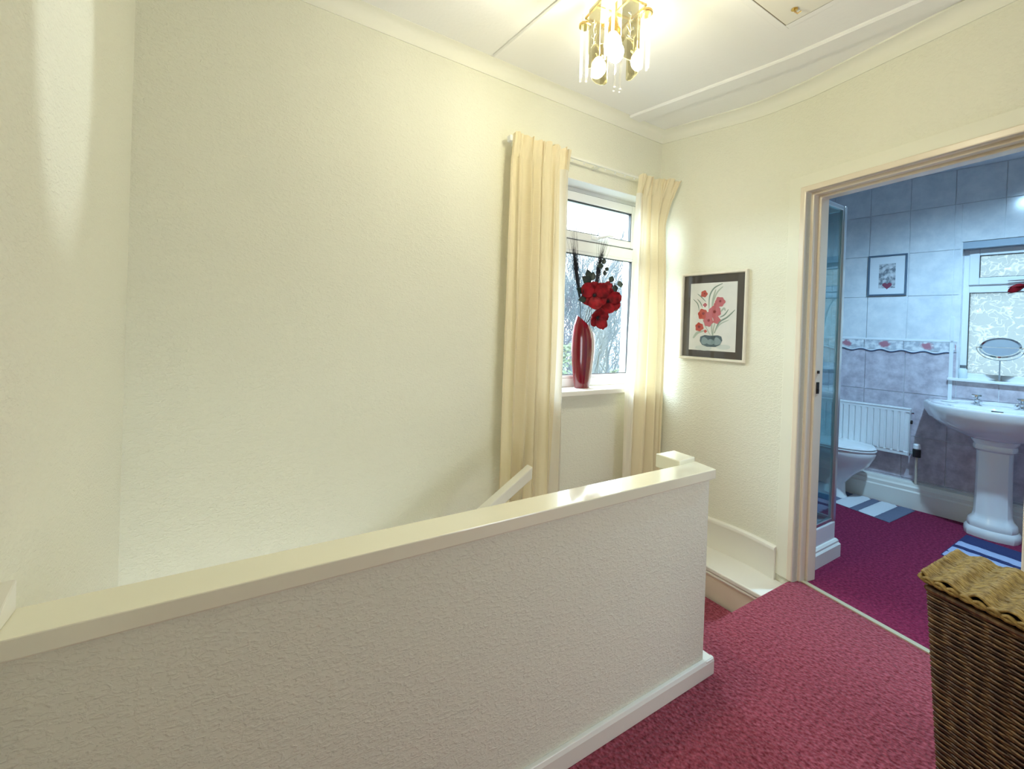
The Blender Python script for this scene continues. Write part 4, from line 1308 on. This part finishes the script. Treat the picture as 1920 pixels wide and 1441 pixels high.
bowlp = [ART(*p)[:] for p in ((378, 935), (430, 918), (500, 928), (580, 925), (622, 940), (635, 985), (610, 1035), (560, 1058), (460, 1052), (400, 1028), (372, 985))]
paint('painted_bowl', [bowlp], B1)
paint('painted_bowl', [blob(430, 985, 40, 3, 0.12), blob(575, 995, 42, 3, 0.12), blob(500, 1000, 35, 2, 0.2)], B2)
mb = MB(); mb.box(-pw + FW, pw - FW, -0.0165, -0.0155, -ph + FW, ph - FW)
obj('glazing', mb, glass_mat('picture_glass', (1, 1, 1), 0.10), pn)

# ---------------------------------------------------------------- handrails
hr = thing('handrail', 'white square section handrail sloping up the window wall behind the half wall', 'handrail', (1.303, 1.866, 0.522))
sl = math.atan2(0.185, 0.30)
mb = MB()
ex = 1.66; dz = -ex * math.tan(sl); hgt = 0.062
mb.hexa([(-ex, -0.026, dz - hgt / 2), (0.012, -0.026, -hgt / 2), (0.012, 0.026, -hgt / 2), (-ex, 0.026, dz - hgt / 2)],
        [(-ex, -0.026, dz + hgt / 2), (0.012, -0.026, hgt / 2), (0.012, 0.026, hgt / 2), (-ex, 0.026, dz + hgt / 2)])
obj('rail', mb, M_gloss2, hr, bevel=0.005)
for t in (0.45, 1.3):
    mb = MB(); mb.box(-t, -t + 0.03, 0.02, 0.175, -t * math.tan(sl) - 0.02, -t * math.tan(sl) + 0.02); obj('bracket', mb, M_gloss2, hr)
r2_ = thing('handrail', 'white rail end on the left wall just above the half wall capping', 'handrail', (XL, 1.02, 0.7725))
mb = MB()
mb.hexa([(0.0, -0.10, 0.0), (0.036, -0.10, 0.0), (0.036, 0.022, 0.0), (0.0, 0.022, 0.0)], [(0.0, -0.10, 0.005), (0.036, -0.10, 0.005), (0.036, 0.022, 0.052), (0.0, 0.022, 0.052)])
obj('rail', mb, M_gloss2, r2_, bevel=0.003)

# ---------------------------------------------------------------- ceiling light
LC = Vector((1.152, 1.192)); LZ = cz(LC.x, LC.y) + CV
cl = thing('ceiling_light', 'glass and brass ceiling light with smoked etched panels and clear rods', 'ceiling light', (LC.x, LC.y, LZ), math.radians(-8))
zb_ = 2.215 - LZ; zf_ = 2.425 - LZ
mb = MB(); mb.lathe([(0.055, 0.0), (0.055, -0.018), (0.020, -0.03)], n=20); mb.tube([(0, 0, -0.02), (0, 0, zf_ + 0.005)], 0.007, 8)
obj('ceiling_rose', mb, M_brass, cl, smooth=True)
hs = 0.078
mb = MB()
for a in range(4):
    M_ = Matrix.Rotation(a * PI / 2, 4, 'Z')
    t_ = MB(); t_.box(-hs, hs, -hs - 0.003, -hs + 0.003, zf_ + 0.020, zf_ + 0.026); t_.box(-0.004, 0.004, -hs, 0, zf_ + 0.014, zf_ + 0.020)
    t_.xf(M_); mb.add(t_.v, t_.f)
obj('frame', mb, M_brass, cl)
rod_parts = []
for a in range(4):
    M_ = Matrix.Rotation(a * PI / 2, 4, 'Z') @ Matrix.Translation((hs, hs, 0))
    mb = MB(); mb.lathe([(0.022, zf_ - 0.012), (0.024, zf_ - 0.010), (0.024, zf_ - 0.002), (0.010, zf_ + 0.004)], n=16)
    obj('rod_cap', mb.xf(M_), M_brass, cl, smooth=True)
    for k in range(4):
        an = 2 * PI * k / 4 + 0.3
        mb = MB(); x, y = 0.0155 * math.cos(an), 0.0155 * math.sin(an)
        mb.tube([(x, y, zb_ + 0.004 * (k % 3)), (x, y, zf_ - 0.012)], 0.0044, 8)
        mb.tube([(x, y, zf_ - 0.003), (x, y, zf_ + 0.03)], 0.003, 6)
        rod_parts.append(obj('glass_rod', mb.xf(M_), None, cl, smooth=True))
rodm = bpy.data.materials.new('clear_glass_rod'); rodm.use_nodes = True
nt = rodm.node_tree; nt.nodes.clear()
o_ = nt.nodes.new('ShaderNodeOutputMaterial'); t_ = nt.nodes.new('ShaderNodeBsdfTransparent'); g_ = nt.nodes.new('ShaderNodeBsdfGlossy'); d_ = nt.nodes.new('ShaderNodeBsdfTranslucent')
d_.inputs['Color'].default_value = (0.95, 0.93, 0.84, 1); g_.inputs['Roughness'].default_value = 0.05
m1_ = nt.nodes.new('ShaderNodeMixShader'); m1_.inputs[0].default_value = 0.07; m2_ = nt.nodes.new('ShaderNodeMixShader'); m2_.inputs[0].default_value = 0.07
nt.links.new(t_.outputs[0], m1_.inputs[1]); nt.links.new(d_.outputs[0], m1_.inputs[2]); nt.links.new(m1_.outputs[0], m2_.inputs[1]); nt.links.new(g_.outputs[0], m2_.inputs[2]); nt.links.new(m2_.outputs[0], o_.inputs[0])
for r_ in rod_parts:
    r_.data.materials.clear(); r_.data.materials.append(rodm)
for a in range(4):
    M_ = Matrix.Rotation(a * PI / 2, 4, 'Z')
    wp = 0.036; y0 = -hs - 0.012
    pts = [(-wp, zf_ + 0.02)]
    pts = []
    for i in range(13):
        an = PI + PI * i / 12
        pts.append((wp * math.cos(an), zb_ + 0.028 + 0.020 * math.sin(an)))
    pts += [(wp, zf_ + 0.024), (-wp, zf_ + 0.024)]
    mb = MB(); mb.slab(pts, y0, y0 + 0.004)
    pn_ = obj('glass_panel', mb.xf(M_), M_smoke, cl)
    mb = MB()
    edge = [(x, y0 + 0.002, z) for x, z in pts]
    mb.tube(edge + [edge[0]], 0.0016, 4)
    obj('bevelled_edge', mb.xf(M_), rodm, pn_)
    mb = MB()
    yy = y0 - 0.0006
    zc = zb_ + 0.085
    for pts_, r_ in (([(0, zc), (0.004, zc + 0.03), (-0.002, zc + 0.055), (0.004, zc + 0.085)], 0.0010), ([(0.001, zc + 0.022), (0.014, zc + 0.034)], 0.0009), ([(0.002, zc + 0.018), (-0.012, zc + 0.034)], 0.0009),
                     ([(-0.014, zc - 0.004), (0, zc), (0.015, zc - 0.004)], 0.0014), ([(-0.010, zc + 0.006), (0, zc), (0.011, zc + 0.006)], 0.0012), ([(0, zc + 0.06), (0.012, zc + 0.068)], 0.0009), ([(0.003, zc + 0.08), (-0.010, zc + 0.085)], 0.0009)):
        mb.tube([(x, yy, z) for x, z in pts_], r_, 4)
    for x, z, r_ in ((0.015, zc + 0.038, 0.004), (-0.013, zc + 0.038, 0.004), (0.013, zc + 0.07, 0.0026), (0.0, zc + 0.088, 0.003), (0.006, zc + 0.058, 0.0026)):
        mb.add([(x + r_ * math.cos(2 * PI * i / 8), yy, z + 1.2 * r_ * math.sin(2 * PI * i / 8)) for i in range(8)], [tuple(range(8))])
    obj('etched_flower', mb.xf(M_), M_etch, pn_)
for (bx, by, bz) in ((-0.022, -0.022, 2.312 - LZ), (0.030, 0.030, 2.325 - LZ)):
    mb = MB(); mb.lathe([(0.014, bz + 0.036), (0.016, bz + 0.045), (0.016, bz + 0.085), (0.010, bz + 0.095), (0.004, zf_ + 0.018)], bx, by, 14)
    obj('lamp_holder', mb, M_brass, cl, smooth=True)
    mb = MB(); mb.lathe([(0.004, bz - 0.036), (0.018, bz - 0.031), (0.028, bz - 0.018), (0.0315, bz - 0.002), (0.029, bz + 0.012), (0.020, bz + 0.026), (0.014, bz + 0.036)], bx, by, 18)
    obj('bulb', mb, M_bulb, cl, smooth=True)

# ---------------------------------------------------------------- loft hatch
HZ = cz(1.7, 0.8) + CV
lh = thing('loft_hatch', 'white loft hatch panel with a small catch in the ceiling', 'hatch', (1.915, 0.972, HZ))
mb = MB(); mb.box(-0.60, -0.004, -0.60, -0.004, -0.007, 0.004); obj('panel', mb, mat('hatch_panel_paint', (0.79, 0.77, 0.69), 0.6), lh, bevel=0.002)
mb = MB(); mb.prism([(-0.61, -0.004), (-0.004, -0.004), (-0.004, -0.61), (0.001, -0.61), (0.001, 0.001), (-0.61, 0.001)][::-1], -0.0035, 0.004)
obj('gap_shade_strip', mb, mat('painted_gap_shade', (0.20, 0.17, 0.11), 0.9), lh)  # dark strip, the shade of the hatch gap put into its colour
for dx0, dx1, dy0, dy1 in ((-0.63, 0.030, 0.001, 0.030), (0.001, 0.030, -0.63, 0.001)):
    obj('lining', MB().box(dx0, dx1, dy0, dy1, -0.005, 0.004), M_ceil, lh, bevel=0.002)
mb = MB(); mb.tube([(-0.075, -0.07, -0.006), (-0.075, -0.07, -0.016), (-0.06, -0.075, -0.022), (-0.055, -0.085, -0.016)], 0.003, 6); mb.lathe([(0.012, -0.010), (0.012, -0.006)], -0.075, -0.07, 10)
obj('catch', mb, M_brass, lh, smooth=True)

# ---------------------------------------------------------------- outside: garden seen through the landing window
struct(obj('ground', MB().box(-15, 40, 2.6, 60, -3.2, -3.0), mat('winter_grass', (0.16, 0.22, 0.15), 0.95, spec=0.1, var=(0.8, (0.30, 0.33, 0.30), 0.4, 0.65))))
M_twig = mat('hazy_blue_bark', (0.13, 0.17, 0.20), 0.9, spec=0.1)  # outdoor haze put into the bark colour, lighter and bluer


def grow(mb, p, d, L_, r, depth, rnd):
    q = p + d * L_
    m_ = (p + q) / 2 + Vector((rnd.gauss(0, 1), rnd.gauss(0, 1), 0)) * L_ * 0.05
    mb.tube([p, m_, q], [r, r * 0.85, r * 0.7], 4 if depth > 2 else 3, False)
    if depth == 0:
        return
    for k in range(3 if depth > 1 else 4):
        nd = (d + Vector((rnd.gauss(0, 0.36), rnd.gauss(0, 0.36), rnd.uniform(0.0, 0.35)))).normalized()
        s_ = p + (q - p) * rnd.uniform(0.40, 1.0)
        grow(mb, s_, nd, L_ * rnd.uniform(0.58, 0.85), r * 0.60, depth - 1, rnd)


tree_spots = [(6.6, 7.6, 1.0, 'bare winter tree nearest the landing window'), (9.6, 9.6, 1.15, 'bare winter tree at the right of the landing window view'), (8.4, 10.6, 1.25, 'bare tree in the middle of the garden behind the blooms'),
              (12.6, 13.4, 1.3, 'bare tree at the far right of the garden'), (10.6, 14.2, 1.35, 'farthest bare tree seen over the flowers')]
for i, (x, y, sc_, lab) in enumerate(tree_spots):
    rnd = random.Random(40 + i)
    t_ = thing('bare_tree', lab, 'tree', (x, y, -3.0), 0, 'bare trees outside the landing window')
    mb = MB(); mb.tube([(0, 0, 0), (0.05, 0, 1.2), (0.02, 0.05, 2.6 * sc_)], [0.11, 0.09, 0.06], 8); obj('trunk', mb, M_twig, t_, smooth=True)
    mb = MB()
    for k in range(8):
        a = 2 * PI * k / 8 + rnd.random()
        grow(mb, Vector((0.03, 0.03, (1.3 + 0.16 * k) * sc_)), Vector((0.42 * math.cos(a), 0.42 * math.sin(a), 1)).normalized(), rnd.uniform(1.5, 2.0) * sc_, 0.030, 4, rnd)
    obj('branches', mb, M_twig, t_)
M_leaf = mat('evergreen_leaf', (0.12, 0.19, 0.12), 0.6, var=(2.5, (0.26, 0.35, 0.24), 0.4, 0.6))


def shrub(label, x, y, h, rx, seed, m, n=2600, sz=0.06):
    rnd = random.Random(seed)
    o = thing('garden_shrub', label, 'shrub', (x, y, -3.0), 0, 'shrubs outside the landing window')
    mb = MB()
    for i in range(7):
        a = rnd.uniform(0, 2 * PI)
        mb.tube([(0, 0, 0), (rx * 0.4 * math.cos(a), rx * 0.4 * math.sin(a), h * 0.5), (rx * 0.6 * math.cos(a), rx * 0.6 * math.sin(a), h * 0.8)], [0.03, 0.02, 0.008], 5)
    obj('stems', mb, M_twig, o)
    mb = MB()
    for i in range(n):
        a = rnd.uniform(0, 2 * PI); zt = rnd.random()
        r = rx * math.sqrt(max(0, 1 - (2 * zt - 1) ** 2)) * (0.65 + 0.4 * noise.noise((math.cos(a) * 2, math.sin(a) * 2 + seed, zt * 4)) + 0.12 * rnd.random())
        c = Vector((r * math.cos(a), r * math.sin(a), 0.1 + zt * h))
        u = Vector((rnd.gauss(0, 1), rnd.gauss(0, 1), rnd.gauss(0, 1))).normalized(); v = u.orthogonal().normalized()
        sz_ = sz * rnd.uniform(0.6, 1.2)
        mb.add([c - u * sz_, c + v * sz_ * 0.45, c + u * sz_, c - v * sz_ * 0.45], [(0, 1, 2, 3)])
    f = obj('foliage', mb, m, o); f['kind'] = 'stuff'


M_leaf2 = mat('hazy_blue_grey_leaf', (0.28, 0.36, 0.42), 0.8, var=(2.5, (0.44, 0.52, 0.58), 0.4, 0.6))  # pale blue-grey stands for the haze over the distant thickets
shrub('green evergreen bush low behind the red vase', 5.0, 6.0, 3.9, 0.75, 1, M_leaf, 2600)
shrub('second green bush further along the garden', 8.3, 7.9, 3.2, 0.9, 2, M_leaf, 2600)
shrub('grey green thicket at the far end of the garden', 11.6, 17.6, 6.4, 2.6, 3, M_leaf2, 6000, 0.11)
shrub('grey green thicket at the right of the view', 17.4, 17.0, 6.2, 3.0, 4, M_leaf2, 6000, 0.12)
shrub('wide grey hedge along the end of the lawn', 19.5, 23.5, 7.4, 4.0, 5, M_leaf2, 7000, 0.16)
shrub('broad grey hedge behind the bare trees', 14.0, 22.5, 7.4, 3.6, 6, M_leaf2, 7000, 0.16)
